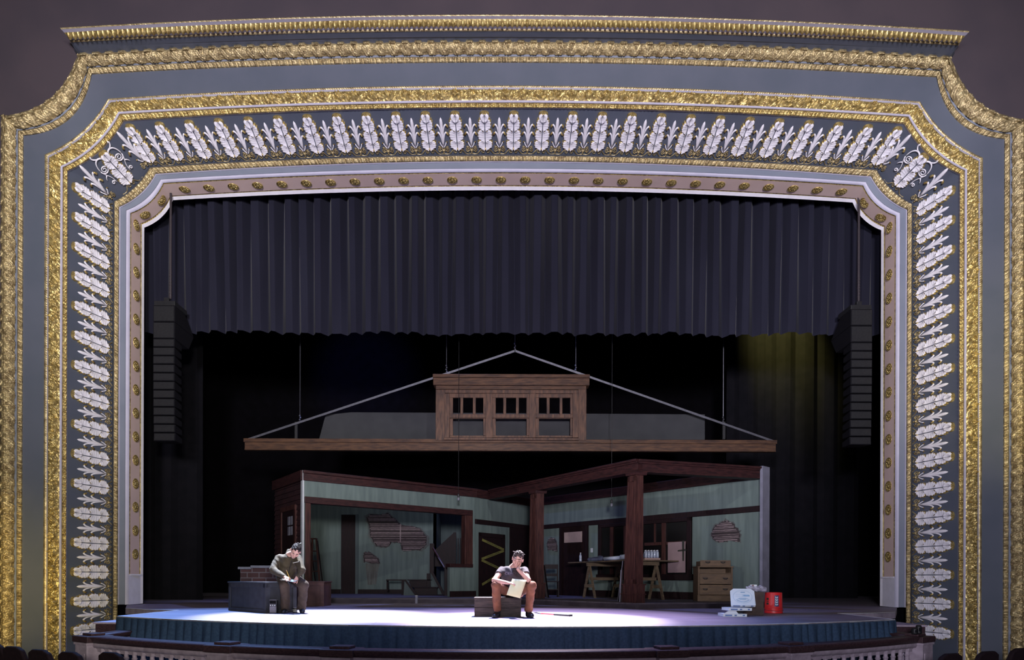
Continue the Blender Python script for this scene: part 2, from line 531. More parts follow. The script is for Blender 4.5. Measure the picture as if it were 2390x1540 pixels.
# --- frieze ornaments -------------------------------------------------------
def frame(p, across, along):
    across = Vector(across).normalized(); along = Vector(along)
    along = (along - across * along.dot(across)).normalized()
    n = across.cross(along)
    if n.y > 0: n = -n; across = -across
    m = Matrix((across, along, n)).transposed().to_4x4(); m.translation = Vector(p)
    return m


def frieze_top(x):
    a, b = C['frieze_in'], C['frieze_out']
    A = Vector((x, a.Y, a.z_arch(x))); B = Vector((x, b.Y, b.z_arch(x)))
    e = .05
    T = Vector((2 * e, 0, (a.z_arch(x + e) - a.z_arch(x - e) + b.z_arch(x + e) - b.z_arch(x - e)) / 2))
    return A, B, T


def frieze_side(z, s):
    a, b = C['frieze_in'], C['frieze_out']
    return Vector((s * a.W, a.Y, z)), Vector((s * b.W, b.Y, z)), Vector((0, 0, 1))


def frieze_corner(t, s, ti=None):
    a, b = C['frieze_in'], C['frieze_out']
    pa = a.arc(np.array([t if ti is None else ti]))[0]; pb = b.arc(np.array([t]))[0]
    e = .03
    d = b.arc(np.array([t + e]))[0] - b.arc(np.array([t - e]))[0]
    return Vector((s * pa[0], a.Y, pa[1])), Vector((s * pb[0], b.Y, pb[1])), Vector((s * d[0], 0, d[1]))


def leaf_mesh():
    L, V, Fc, mi = 0.9, [], [], []
    tiers = [(0.00, 0.245, .168), (0.25, 0.565, .165), (0.57, 0.87, .142), (0.86, 1.0, .105)]
    N = 41
    for side in (-1, 1):
        for k, (l0, lt, w) in enumerate(tiers):
            D = lt - l0
            if k < 3:
                ctrl = np.array([(.03, l0 - .03), (w * .6, l0 - .01), (w * .97, l0 + .12 * D), (w * 1.02, l0 + .45 * D), (w * .92, l0 + .72 * D), (w * .62, lt + .005), (w * .46, lt - .045), (w * .32, lt - .08), (.02, lt - .03)])
                stem = np.stack([np.full(N, .009), np.linspace(max(l0 - .04, 0), lt - .01, N)], 1)
            else:
                ctrl = np.array([(.02, l0 - .06), (w * .7, l0 - .02), (w, l0 + .3 * D), (w * 1.02, l0 + .6 * D), (w * .9, lt - .02), (w * .6, lt + .005), (w * .3, lt + .02), (.02, lt + .022), (.0, lt + .022)])
                stem = np.stack([np.full(N, .004), np.linspace(l0 - .08, .99, N)], 1)
            s = np.linspace(0, 8, N); i = np.minimum(s.astype(int), 7); f = (s - i)[:, None]
            pts = ctrl[i] * (1 - f) + ctrl[i + 1] * f
            if k < 3:
                c = np.array([.1 * w, l0 + .35 * D])
                dd = pts - c; ln = np.linalg.norm(dd, axis=1, keepdims=True)
                saw = ((np.arange(N) * .22) % 1.0) - .5
                env = np.clip(np.sin(np.linspace(-.15, PI * .86, N)), 0, 1) ** .6
                pts = pts + dd / (ln + 1e-6) * (saw * env * .040)[:, None]
            base = len(V)
            hs = [(0.0, .030), (.35, .050), (.72, .064 + .008 * k), (.95, .056 + .008 * k), (1.0, .0)]
            if k == 3: hs = [(0.0, .05), (.4, .095), (.75, .10), (.92, .075), (1.0, .0)]
            for t, h in hs:
                q = stem * (1 - t) + pts * t
                wav = .006 * np.cos(np.arange(N) * .22 * 2 * PI) * t
                for (x, l), wv in zip(q, wav): V.append((side * x, (l + (.42 if k < 3 else .12) * (abs(x) - .01) * (1 - .25 * k)) * L, h + (wv if 0 < t < 1 else 0)))
            for r in range(len(hs) - 1):
                for j in range(N - 1):
                    a = base + r * N + j
                    Fc.append((a, a + 1, a + N + 1, a + N))
                    gold = r == 3 or (k == 3 and 27 < j and r >= 2)
                    mi.append(1 if gold else 0)
    return V, Fc, mi


def ribbon(bm, pts, ws, h=0.03, mi=0):
    bm_tube(bm, [(p[0], p[1], h) for p in pts], list(ws), 8)
    for f in bm.faces:
        if f.index == -1: f.material_index = mi
    bm.faces.index_update()


def bez(p0, p1, p2, n=9):
    t = np.linspace(0, 1, n)[:, None]
    return (1 - t) ** 2 * np.array(p0) + 2 * t * (1 - t) * np.array(p1) + t * t * np.array(p2)


def bez3(p0, p1, p2, p3, n=12):
    t = np.linspace(0, 1, n)[:, None]
    return (1 - t) ** 3 * np.array(p0) + 3 * t * (1 - t) ** 2 * np.array(p1) + 3 * t * t * (1 - t) * np.array(p2) + t ** 3 * np.array(p3)


def palmette_bm(long=1.0):
    bm = bmesh.new(); L = .9
    s = np.array([(0, .07), (0, .25), (0, .45), (0, .62), (0, .74 * long), (0, .82 * long), (0, .88 * long)]) * (1, L)
    ribbon(bm, s, [.012, .034, .04, .034, .038, .030, .006])
    for side in (-1, 1):
        for (l0, wx, lh, r) in ((.40, .140, .70, .021), (.22, .130, .49, .021)):
            p = bez3((.02 * side, l0 * L), (.04 * side, (lh - .02) * L), (wx * .7 * side, (lh + .06) * L), (wx * side, (lh - .07) * L))
            ribbon(bm, p[:9], np.linspace(.012, r, 9))
            ribbon(bm, p[8:], np.linspace(r, r * 1.15, 4), mi=1)
        p = bez((.01 * side, .06 * L), (.05 * side, .12 * L), (.075 * side, .21 * L), 7)
        ribbon(bm, p, np.linspace(.012, .012, 7))
        p = bez((.075 * side, .21 * L), (.10 * side, .24 * L), (.105 * side, .20 * L), 5)
        ribbon(bm, p, np.linspace(.012, .008, 5), mi=1)
    return bm


def spiral(c, r0, turns, a0, d=1, n=26):
    t = np.linspace(0, 1, n)
    a = a0 + d * t * turns * 2 * PI; r = r0 * (1 - .82 * t)
    return np.stack([c[0] + r * np.cos(a), c[1] + r * np.sin(a)], 1)


def gilt_scroll_bm(half):
    bm = bmesh.new()
    for s in (-1, 1):
        w = bez3((0, .0), (.10 * s, .06), (.14 * s, -.10), (.20 * s, -.13))
        ribbon(bm, w, np.full(12, .012), .02)
        w = bez((.20 * s, -.13), (.26 * s, -.155), (half * s, -.12), 7)
        ribbon(bm, w, np.full(7, .012), .02)
        ribbon(bm, spiral((.052 * s, -.07), .048, 1.35, PI / 2, -s), np.linspace(.011, .007, 26), .02)
    bm_lathe(bm, [(.0, .055), (.02, .05), (.026, .03), (.026, .0)], (0, .0, 0), 8)
    return bm


def double_spiral_bm():
    bm = bmesh.new()
    for s in (-1, 1):
        ribbon(bm, spiral((.068 * s, .0), .066, 1.6, -PI / 2, s), np.linspace(.013, .008, 26), .025)
        ribbon(bm, bez((.05 * s, .05), (.10 * s, .10), (.115 * s, .075), 6), np.linspace(.014, .01, 6), .03)
    bm_lathe(bm, [(.0, .06), (.03, .05), (.035, .0)], (0, -.02, 0), 8)
    bm_lathe(bm, [(.0, .05), (.022, .04), (.026, .0)], (0, -.075, 0), 8)
    return bm


FR = TR['frieze_out']
Vl, Fl, Ml = leaf_mesh()
LEAF = mesh_np('acanthus_leaf', Vl, Fl, [M['white'], M['gold']], FR, True, Ml)
PALM = obj('palmette', palmette_bm(), [M['white'], M['gold']], FR, True)
PALM_LONG = obj('palmette', palmette_bm(1.13), [M['white'], M['gold']], FR, True)
pitch = 66.6 / F * 14.75
GIL = obj('gilt_scroll', gilt_scroll_bm(pitch / 2), M['gold_dull'], FR, True)
DBL = obj('double_scroll', double_spiral_bm(), M['gold_dull'], FR, True)
used = set()


def place(proto, A, B, T, l0, scale=1.0, lift=0.0):
    o = proto
    if proto.name in used:
        o = proto.copy(); COL.objects.link(o); o.parent = FR
    used.add(o.name)
    d = (B - A).normalized()
    m = frame(A + d * l0, T, B - A)
    m.translation += m.to_3x3() @ Vector((0, 0, lift))
    o.matrix_local = m @ Matrix.Diagonal((scale, scale, scale, 1))
    return o


NT = 13
for i in range(-NT, NT + 1):
    x = i * pitch * .995
    A, B, T = frieze_top(x)
    place(LEAF, A, B, T, .15); place(GIL, A, B, T, .15)
    if i < NT:
        A, B, T = frieze_top(x + pitch / 2)
        place(PALM, A, B, T, .14); place(DBL, A, B, T, .14)
for s in (-1, 1):
    z0 = P(1195 - 985, 466, 14.7).z
    for i in range(16):
        z = z0 - i * pitch
        A, B, T = frieze_side(z, s)
        place(LEAF, A, B, T, .13); place(GIL, A, B, T, .13)
        if i < 15:
            A, B, T = frieze_side(z - pitch / 2, s)
            place(PALM, A, B, T, .12); place(DBL, A, B, T, .12)
    A, B, T = frieze_corner(.50, s)
    place(LEAF, A, B, T, .16, 1.02); place(GIL, A, B, T, .15, .95)
    for t, ti in ((.16, .02), (.86, .98)):
        A, B, T = frieze_corner(t, s, ti)
        place(PALM_LONG, A, B, T, .16, 1.1); place(DBL, A, B, T, .15)
# corner rinceaux
bm = bmesh.new()
for s in (-1, 1):
    pass
for s in (-1, 1):
    A, B, T = frieze_corner(.5, s)
    for e in (-1, 1):
        bm = bmesh.new()
        k = np.array([(.0, 0)])
        ribbon(bm, bez3((.06, .80), (.16, 1.0), (.34, .92), (.34, .66), 14), np.linspace(.02, .012, 14))
        ribbon(bm, spiral((.235, .64), .105, 1.9, 0, -1, 36), np.linspace(.014, .009, 36))
        ribbon(bm, bez3((.20, .915), (.28, .95), (.32, 1.02), (.27, 1.06), 10), np.linspace(.014, .02, 10))
        ribbon(bm, bez3((.34, .66), (.33, .5), (.20, .45), (.23, .22), 14), np.linspace(.012, .008, 14))
        ribbon(bm, spiral((.285, .27), .05, 1.2, PI, -1, 18), np.linspace(.012, .009, 18))
        ribbon(bm, bez((.30, .50), (.36, .46), (.37, .40), 6), np.linspace(.014, .006, 6))
        o = obj('corner_rinceau', bm, M['white'], FR, True)
        d = (B - A).normalized()
        m = frame(A + d * .14, T, B - A)
        o.matrix_local = m @ Matrix.Diagonal((e * .92, .98, 1, 1))

# rosettes on the pink soffit
SO = TR['pink_front']
bm = bmesh.new()
bm_lathe(bm, [(.125, 0), (.128, .016), (.115, .022), (.105, .012), (.05, .012), (.04, .026), (.02, .034), (.0, .036)], seg=24)
for k in range(10):
    a = 2 * PI * k / 10
    bm_lathe(bm, [(.022, 0), (.02, .022), (.0, .026)], (.078 * math.cos(a), .078 * math.sin(a), 0), 6)
ROS = obj('rosette', bm, M['gold'], SO, True)
ros_used = False


def rosette(p, nrm):
    global ros_used
    o = ROS
    if ros_used:
        o = ROS.copy(); COL.objects.link(o); o.parent = SO
    ros_used = True
    q = Vector(nrm).to_track_quat('Z', 'Y').to_matrix().to_4x4(); q.translation = Vector(p)
    o.matrix_local = q


a, b = C['pink_front'], C['pink_back']
mid = Contour.lerp(a, b, .5)
n_top = 28
for i in range(n_top):
    x = (i - (n_top - 1) / 2) * 2 * (mid.X - .42) / (n_top - 1)
    rosette((x, mid.Y, mid.z_arch(x) - .004), (0, 0, -1))
for s in (-1, 1):
    for t in (.22, .74):
        p = mid.arc(np.array([t]))[0]
        q = mid.arc(np.array([t + .05]))[0] - mid.arc(np.array([t - .05]))[0]
        nn = Vector((-q[1] * s, 0, q[0])); nn = nn if nn.z < 0 else -nn
        rosette((s * p[0], mid.Y, p[1]), nn)
    z = mid.Zs - .16
    while z > .95:
        rosette((s * (mid.W - .004), mid.Y, z), (-s, 0, 0)); z -= .565


# ================================================================== stage
def G(px, y):
    return (CX + (px - PX) / F * y, y)


M['deck'] = mat('painted_stage_deck', (0.34, 0.29, 0.345), (0.17, 0.135, 0.18), 0.55, 0, 1.2, (0.6, 9, 1), bump=0.08, bscale=3, detail=8, lo=.3, hi=.7)
M['deck_edge'] = mat('white_edge_paint', (0.75, 0.75, 0.78), (0.6, 0.6, 0.64), 0.5, 0, 5)
M['teal_cloth'] = mat('teal_skirt_cloth', (0.038, 0.070, 0.125), (0.028, 0.052, 0.095), 0.9, 0, 30, spec=.15)
M['velvet'] = mat('navy_velvet', (0.0135, 0.0138, 0.0250), (0.0105, 0.0105, 0.0200), 0.85, 0, 2, (1, 1, .2), sheen=0.06, spec=.15)
M['black_cloth'] = mat('black_drape_cloth', (0.007, 0.0065, 0.009), (0.005, 0.005, 0.007), 0.95, 0, 4, spec=0.1)
M['plaster'] = mat('mauve_plaster', (0.42, 0.34, 0.41), (0.30, 0.24, 0.29), 0.7, 0, 10)
M['rail_wood'] = mat('dark_rail_wood', (0.070, 0.038, 0.044), (0.034, 0.019, 0.023), 0.5, 0, 4, (6, 6, 20), spec=.15)
M['seat'] = mat('dark_maroon_plush', (0.014, 0.007, 0.009), (0.010, 0.005, 0.007), 0.85, 0, 20, spec=.15)
M['metal_black'] = mat('black_metal', (0.02, 0.02, 0.022), (0.014, 0.014, 0.016), 0.5, 0.3, 20)
M['speaker'] = mat('dark_grey_speaker_paint', (0.008, 0.0075, 0.010), (0.006, 0.006, 0.008), 0.8, 0, 30, spec=.1)
M['carpet'] = mat('dark_auditorium_carpet', (0.03, 0.016, 0.02), (0.02, 0.011, 0.014), 0.95, 0, 30)

# deck outline
fp = [(275, 1437.5), (500, 1449), (750, 1457), (1000, 1461), (1190, 1463), (1400, 1463), (1640, 1459), (1850, 1453), (2098, 1446)]
fw = np.array([PF(*p)[:2] for p in fp])
cf = np.polyfit(fw[:, 0], fw[:, 1], 2)
XL, XR = fw[0, 0], fw[-1, 0]
xs = np.linspace(XL, XR, 49)
front = [(x, np.polyval(cf, x)) for x in xs]
l_in, l_out = PF(406, 1424), PF(293, 1419.6)
r_in, r_out = PF(1973, 1431.5), PF(2090, 1428.9)
outline = [(-13.9, 15.95), (-9.07, 15.95), (-9.05, 15.1), (l_out.x, l_out.y), (l_out.x * .5 + l_in.x * .5 - .02, l_in.y * .5 + l_out.y * .5 - .06), (XL, l_in.y)] + front + [(XR, r_in.y), (r_in.x * .5 + r_out.x * .5 + .02, r_in.y * .5 + r_out.y * .5 - .06), (r_out.x, r_out.y), (9.05, 15.1), (9.07, 15.95), (13.9, 15.95), (13.9, 27.9), (-13.9, 27.9)]
bm = bmesh.new()
bm_prism(bm, [(x, y, 0) for x, y in outline], Vector((0, 0, -.12)))
struct(obj('floor_stage', bm, M['deck']), 'painted wooden stage floor with a bowed front edge', 'floor')
bm = bmesh.new()
bm_box(bm, -16, 16, -3, 30, -1.5, -1.4)
struct(obj('floor_auditorium', bm, M['carpet']), 'dark auditorium and pit floor below the stage', 'floor')


def nosing(pts, w=.028, h=.02):
    bm = bmesh.new()
    for (x0, y0), (x1, y1) in zip(pts[:-1], pts[1:]):
        d = Vector((x1 - x0, y1 - y0, 0)); n = Vector((-d.y, d.x, 0)).normalized() * w
        bm_prism(bm, [(x0, y0, .004), (x1, y1, .004), (x1 + n.x, y1 + n.y, .004), (x0 + n.x, y0 + n.y, .004)], Vector((0, 0, -h)))
    return bm


struct(obj('trim_31', nosing([(XL, l_in.y)] + front + [(XR, r_in.y)], .03), M['deck_edge']), 'white painted nosing along the bowed stage edge', 'edge')
struct(obj('trim_32', nosing([(l_out.x, l_out.y), (l_out.x * .5 + l_in.x * .5 - .02, l_in.y * .5 + l_out.y * .5 - .06), (XL, l_in.y)], .05), M['deck_edge']), 'white painted edge line at the far left stage corner', 'edge')
struct(obj('trim_33', nosing([(XR, r_in.y), (r_in.x * .5 + r_out.x * .5 + .02, r_in.y * .5 + r_out.y * .5 - .06), (r_out.x, r_out.y)], .05), M['deck_edge']), 'white painted edge line at the far right stage corner', 'edge')
M['seam'] = mat('pale_scuffed_seam', (0.42, 0.38, 0.44), None, .6)
# thin painted seams on the deck
bm = bmesh.new()
for a_, b_ in (((868, 1456), (905, 1441)), ((1025, 1460), (1052, 1440)), ((1320, 1444), (1345, 1462)), ((1455, 1446), (1498, 1459)), ((1590, 1440), (1640, 1455)), ((560, 1433), (530, 1437))):
    p, q = PF(*a_), PF(*b_); d = (q - p); n = Vector((-d.y, d.x, 0)).normalized() * .004
    bm_prism(bm, [p + n, q + n, q - n, p - n], Vector((0, 0, .003)))
struct(obj('trim_34', bm, M['seam']), 'thin pale scuffed seams across the stage floor', 'seam')

# teal skirt on the apron
sk = [(XL, 12.8 - i * (12.8 - front[0][1]) / 30) for i in range(30)]
dense = np.linspace(XL, XR, 900)
path = [(x + .0, y) for x, y in sk] + [(x, np.polyval(cf, x)) for x in dense] + [(XR, front[-1][1] + i * (12.6 - front[-1][1]) / 30) for i in range(1, 31)]
path = np.array(path)
tn = np.gradient(path, axis=0); tn /= np.linalg.norm(tn, axis=1, keepdims=True); nr = np.stack([tn[:, 1], -tn[:, 0]], 1)
u = np.concatenate([[0], np.cumsum(np.linalg.norm(np.diff(path, axis=0), axis=1))])
ph = np.cumsum(rng.uniform(.7, 1.5, len(u))) * .0
knots = np.cumsum(rng.uniform(.11, .26, 140)); fold = np.interp(u, knots, np.arange(140))
fr_ = fold % 1
prof = .5 + .5 * np.cos(2 * PI * fr_); prof = prof ** .6 - 1.1 * np.exp(-((fr_ - .5) / .05) ** 2)
amp = .5 + .5 * np.interp(u, knots, rng.uniform(0, 1, 140))
rows = []
for z, k in ((-.015, .1), (-.10, .35), (-.4, .8), (-.8, 1.0), (-1.395, 1.1)):
    off = np.maximum(.012, .03 * k + .085 * k * prof * amp)
    rows.append(np.concatenate([path + nr * off[:, None] * 1.0, np.full((len(path), 1), z)], 1))
R_ = np.stack(rows); N_ = R_.shape[1]; idx = np.arange(R_.shape[0] * N_).reshape(R_.shape[0], N_)
f_ = np.stack([idx[:-1, :-1], idx[:-1, 1:], idx[1:, 1:], idx[1:, :-1]], -1).reshape(-1, 4)
o = mesh_np('stage_skirt', R_.reshape(-1, 3), f_, M['teal_cloth'], None, True)
tag(o, 'dark teal pleated cloth skirt hanging from the bowed stage edge', 'curtain')

# side ledges beside the stage
for s, nm, x0, x1, lab in ((-1, 'side_ledge', XL - .72, XL - .07, 'dark ledge left of the stage beside the teal skirt'), (1, 'side_ledge', XR + .07, XR + .95, 'dark ledge right of the stage beside the teal skirt')):
    bm = bmesh.new(); bm_box(bm, x0, x1, 11.4, 12.4, -1.4, -.17); lg = obj('side_ledge', bm, M['rail_wood'], bevel=.01); tag(lg, lab, 'ledge')
    bm = bmesh.new(); bm_box(bm, x0 - .02, x1, 11.36, 12.4, -.17, -.14); obj('top_board', bm, M['plaster'], lg)  # pale board: the lit top of the ledge is put into its colour

# ------------------------------------------------------------------ pit rail
ZR = -.22
rp = [(218, 1486), (477, 1506), (640, 1513), (801, 1518.5), (1000, 1520.5), (1190, 1521), (1400, 1519.5), (1630, 1515.5), (1835, 1508.5), (1950, 1503), (2143, 1488)]
rw = np.array([PF(p[0], p[1], ZR)[:2] for p in rp]); rc = np.polyfit(rw[:, 0], rw[:, 1], 2)
RX0, RX1 = PF(172, 1484, ZR).x, PF(2203, 1488, ZR).x


def rail_y(x): return float(np.polyval(rc, x))


rail = thing('pit_rail', 'curved orchestra pit balustrade with dark wooden cap in front of the stage', 'balustrade', (0, rail_y(0) + .15, -1.4))
def local(o): o.matrix_parent_inverse = rail.matrix_basis.inverted()
rx = np.linspace(RX0, RX1, 81)
base = [(x, rail_y(x)) for x in rx]
# returns back to the stage at both ends
base = [(RX0 + .0, rail_y(RX0) + 1.1)] + base + [(RX1, rail_y(RX1) + 1.1)]


def rail_sweep(prof, name, m):
    pts = np.array(base); n = len(pts)
    t = np.gradient(pts, axis=0); t /= np.linalg.norm(t, axis=1, keepdims=True)
    t[0] = t[1] * .0 + (0, -1); t[-1] = (0, 1)
    mit = np.ones(n)
    t[1] = (t[2] + np.array((0, -1))); t[1] /= np.linalg.norm(t[1]); t[-2] = t[-3] + np.array((0, 1)); t[-2] /= np.linalg.norm(t[-2])
    mit[1] = 1.35; mit[-2] = 1.35
    nn = np.stack([-t[:, 1], t[:, 0]], 1)
    V = []
    for (a, z) in prof: V.append(np.concatenate([pts + nn * (a * mit)[:, None], np.full((n, 1), z)], 1))
    V = np.stack(V); k = len(prof); idx = np.arange(k * n).reshape(k, n)
    f = [np.stack([idx[:-1, :-1], idx[:-1, 1:], idx[1:, 1:], idx[1:, :-1]], -1).reshape(-1, 4), np.stack([idx[-1, :-1], idx[-1, 1:], idx[0, 1:], idx[0, :-1]], -1)]
    o = mesh_np(name, V.reshape(-1, 3), np.concatenate(f), m, rail); local(o); return o


rail_sweep([(0, ZR), (.30, ZR), (.30, ZR - .02), (.28, ZR - .05), (.26, ZR - .09), (.04, ZR - .09), (.02, ZR - .05), (0, ZR - .02)], 'cap_rail', M['rail_wood'])
rail_sweep([(.055, ZR - .09), (.245, ZR - .09), (.245, ZR - .125), (.225, ZR - .165), (.075, ZR - .165), (.055, ZR - .125)], 'top_rail', M['plaster'])
rail_sweep([(.05, -1.08), (.25, -1.08), (.25, -1.2), (.28, -1.4), (.02, -1.4), (.05, -1.2)], 'base_rail', M['plaster'])
posts = [PF(508, 1507, ZR).x, PF(783, 1518, ZR).x, PF(1568, 1517, ZR).x, PF(1868, 1507, ZR).x]
ends = [RX0 + .16, RX1 - .16]
def rail_frame(x):
    e = .02; tx = Vector((2 * e, rail_y(x + e) - rail_y(x - e), 0)).normalized()
    m = Matrix((tx, Vector((-tx.y, tx.x, 0)), Vector((0, 0, 1)))).transposed().to_4x4()
    m.translation = Vector((x, rail_y(x), 0)) ; return m
for x in posts + ends:
    m = rail_frame(x)
    bm = bmesh.new(); bm_box(bm, -.17, .17, -.02, .32, -1.4, ZR - .09, m)
    bm_box(bm, -.19, .19, -.035, .33, ZR - .125, ZR - .09, m); bm_box(bm, -.12, .12, -.03, .30, -1.0, ZR - .25, m)
    po = obj('post', bm, M['plaster'], rail, bevel=.006); local(po)
    bm = bmesh.new(); bm_box(bm, -.22, .22, -.04, .34, ZR - .085, ZR + .004, m); bm_box(bm, -.13, .13, .06, .26, ZR + .004, ZR + .04, m)
    c = obj('post_cap', bm, M['rail_wood'], po, bevel=.008)
bm = bmesh.new()
bm_box(bm, -.052, .052, -.052, .052, -.22, -.165); bm_box(bm, -.06, .06, -.06, .06, -.185, -.165)
bm_lathe(bm, [(.03, -.22), (.028, -.26), (.04, -.28), (.03, -.30), (.032, -.36), (.055, -.46), (.062, -.56), (.05, -.66), (.032, -.74), (.045, -.78), (.045, -.80)], seg=12)
bm_box(bm, -.055, .055, -.055, .055, -.86, -.80)
BAL = obj('baluster', bm, M['plaster'], rail, False); first = True
stops = sorted(posts + ends)
for a_, b_ in zip(stops[:-1], stops[1:]):
    n = int((b_ - a_ - .42) / .175)
    for i in range(n + 1):
        x = a_ + .24 + (b_ - a_ - .48) * i / n
        o = BAL if first else copy_obj(BAL); first = False
        m = rail_frame(x); m.translation += m.to_3x3() @ Vector((0, .15, ZR)); 
        o.parent = rail; o.matrix_parent_inverse = rail.matrix_basis.inverted(); o.matrix_basis = m
# small black units on the right end of the rail
for (a_, b_, t_), lab in zip(((2146, 2160, 1468), (2162, 2175.5, 1462)), ('squat black stage unit on the right end of the pit rail', 'taller black stage unit on the right end of the pit rail')):
    p = PF((a_ + b_) / 2, 1482.5, ZR + .04); w = (b_ - a_) / F * p.y / 2; h = (1483 - t_) / F * p.y
    p.y = max(p.y, rail_y(p.x) + .1)
    t = thing('stage_unit', lab, 'stage light', (p.x, p.y, ZR + .042))
    bm = bmesh.new(); bm_lathe(bm, [(w * .9, 0), (w, .02), (w, h * .75), (w * .85, h * .95), (w * .5, h)], seg=14); obj('housing', bm, M['metal_black'], t, True)
    bm = bmesh.new(); bm_box(bm, -w * .5, w * .5, -w * 1.06, -w * .7, h * .3, h * .7); obj('front_plate', bm, M['speaker'], t)

# ------------------------------------------------------------------ auditorium seats
def seat_proto():
    t = thing('theatre_seat', '', 'seat', (0, 0, 0))
    bm = bmesh.new()
    pts = [(-.25, .38), (-.26, .75), (-.22, .86), (-.12, .90), (.12, .90), (.22, .86), (.26, .75), (.25, .38)]
    bm_prism(bm, [(x, -.05 - (z - .4) * .25, z) for x, z in pts], Vector((0, .07, 0))); obj('backrest', bm, M['seat'], t, bevel=.02)
    bm = bmesh.new(); bm_box(bm, -.23, .23, .03, .42, .36, .46); obj('seat_cushion', bm, M['seat'], t, bevel=.03)
    for s in (-1, 1):
        bm = bmesh.new(); bm_box(bm, s * .255 - .02, s * .255 + .02, -.03, .36, .0, .56); bm_box(bm, s * .255 - .03, s * .255 + .03, -.03, .36, .56, .6); obj('arm_standard', bm, M['metal_black'], t, bevel=.008)
    return t


sp = seat_proto(); first = True
ZT = -.20
left_px = [(-38, 1494), (8, 1499), (55, 1506), (116, 1513), (186, 1518), (280, 1519)]
right_px = [(2196, 1522), (2282, 1517), (2358, 1510), (2425, 1503)]
names_l = ['leftmost dark maroon seat back cut by the left picture edge', 'dark maroon seat back beside the left picture edge', 'dark maroon seat back below the left gilded wall moulding', 'dark maroon seat back below the slate blue left wall band', 'dark maroon seat back below the left foliage moulding', 'dark maroon seat back below the left end of the pit rail']
names_r = ['dark maroon seat back beside the right end of the pit rail', 'dark maroon seat back below the right foliage moulding', 'dark maroon seat back below the slate blue right wall band', 'dark maroon seat back cut by the right picture edge']
for pxs, labs_, sg in ((left_px, names_l, -1), (right_px, names_r, 1)):
    for (px, py), lab in zip(pxs, labs_):
        p = PF(px, py, ZT)
        t = sp if first else copy_tree(sp); first = False
        t.location = (p.x, p.y, ZT - .9); t.rotation_euler = (0, 0, sg * .36); t.scale = (.76, .9, 1)
        t['label'] = lab; t['group'] = 'dark maroon auditorium seats'
for z in (ZT - .9,):
    bm = bmesh.new(); bm_box(bm, -9.4, -3.6, 2.0, 8.6, -1.4, z); bm_box(bm, 3.8, 9.4, 2.0, 8.6, -1.4, z)
    struct(obj('floor_seating', bm, M['carpet']), 'raised dark floor under the auditorium seats', 'floor')

# ------------------------------------------------------------------ house curtain (valance)
def drape(name, x0, x1, y, z0, z1, m, pmin, pmax, amp, seed, hem=.05, flare=1.0, sq=2.2):
    r = np.random.default_rng(seed)
    xs = np.arange(x0, x1, .012)
    kn = [x0]
    while kn[-1] < x1 + 1: kn.append(kn[-1] + r.uniform(pmin, pmax))
    kn = np.array(kn); ph = np.interp(xs, kn, np.arange(len(kn)))
    duty = r.uniform(.30, .46, len(kn)); d = duty[np.minimum(ph.astype(int), len(kn) - 1)]
    fr = ph % 1
    e = .055
    front_ = np.where(fr < d, 1.0, np.abs(2 * (fr - d) / (1 - d) - 1))
    am = amp * r.uniform(.7, 1.25, len(kn))[np.minimum(ph.astype(int), len(kn) - 1)]
    base_n = .04 * np.sin(xs * 1.7 + r.uniform(0, 6)) + .02 * np.sin(xs * 5.1)
    rows = []
    for zz in np.concatenate([np.linspace(z1, z0 + .5, 7), np.linspace(z0 + .42, z0, 6)]):
        k = (z1 - zz) / (z1 - z0)
        f = front_
        yy = y - am * (1 - .5 * flare * k) * f + base_n
        dx = .03 * k * np.sin(ph * 2.3 + seed)
        hz = zz + (hem * (np.interp(xs, kn, r.uniform(-.5, .5, len(kn)))) if zz == z0 else 0)
        rows.append(np.stack([xs + dx, yy, np.full_like(xs, zz) + (0 if np.isscalar(hz) else hz - zz)], 1))
    R_ = np.stack(rows); N_ = R_.shape[1]; k = R_.shape[0]; idx = np.arange(k * N_).reshape(k, N_)
    f_ = np.stack([idx[:-1, :-1], idx[:-1, 1:], idx[1:, 1:], idx[1:, :-1]], -1).reshape(-1, 4)
    o = mesh_np(name, R_.reshape(-1, 3), f_, m, None, False)
    return o


zh = P(1200, 779, 16.5).z
o = drape('stage_curtain', -10.0, 10.0, 16.6, zh, 10.6, M['velvet'], .33, .45, .36, 5, .07)
tag(o, 'dark navy velvet curtain valance hanging in heavy pleats across the stage arch', 'curtain')
o = drape('stage_drape', -12.5, CX + (476 - PX) / F * 19.0, 19.0, 0, 12, M['black_cloth'], .5, .8, .10, 8, 0)
tag(o, 'black side drape hanging behind the left speaker column', 'curtain')
o = drape('stage_drape', CX + (1692 - PX) / F * 23.0, 12.5, 23.0, 0, 14, M['black_cloth'], .5, .8, .16, 9, 0)
tag(o, 'black side drape at right stage catching greenish yellow light', 'curtain')
spot('drape_light_yellow', (8.5, 20.5, 13.0), (9.6, 23.0, 9.4), 4500, (1.0, 0.9, 0.25), 40, 0.9, 0.1)
spot('drape_light_blue', (-6.8, 17.6, 12.5), (-6.4, 26.0, 10.0), 2500, (0.2, 0.25, 1.0), 30, 0.9, 0.1)
bm = bmesh.new(); bm_box(bm, -16, 16, 28, 28.2, 0, 18)
struct(obj('wall_back', bm, M['black']), 'black back wall of the stage', 'wall')
bm = bmesh.new(); bm_box(bm, -14.2, -14, 15.9, 28, 0, 18); struct(obj('wall_left', bm, M['black']), 'black left wing wall of the stage', 'wall')
bm = bmesh.new(); bm_box(bm, 14, 14.2, 15.9, 28, 0, 18); struct(obj('wall_right', bm, M['black']), 'black right wing wall of the stage', 'wall')

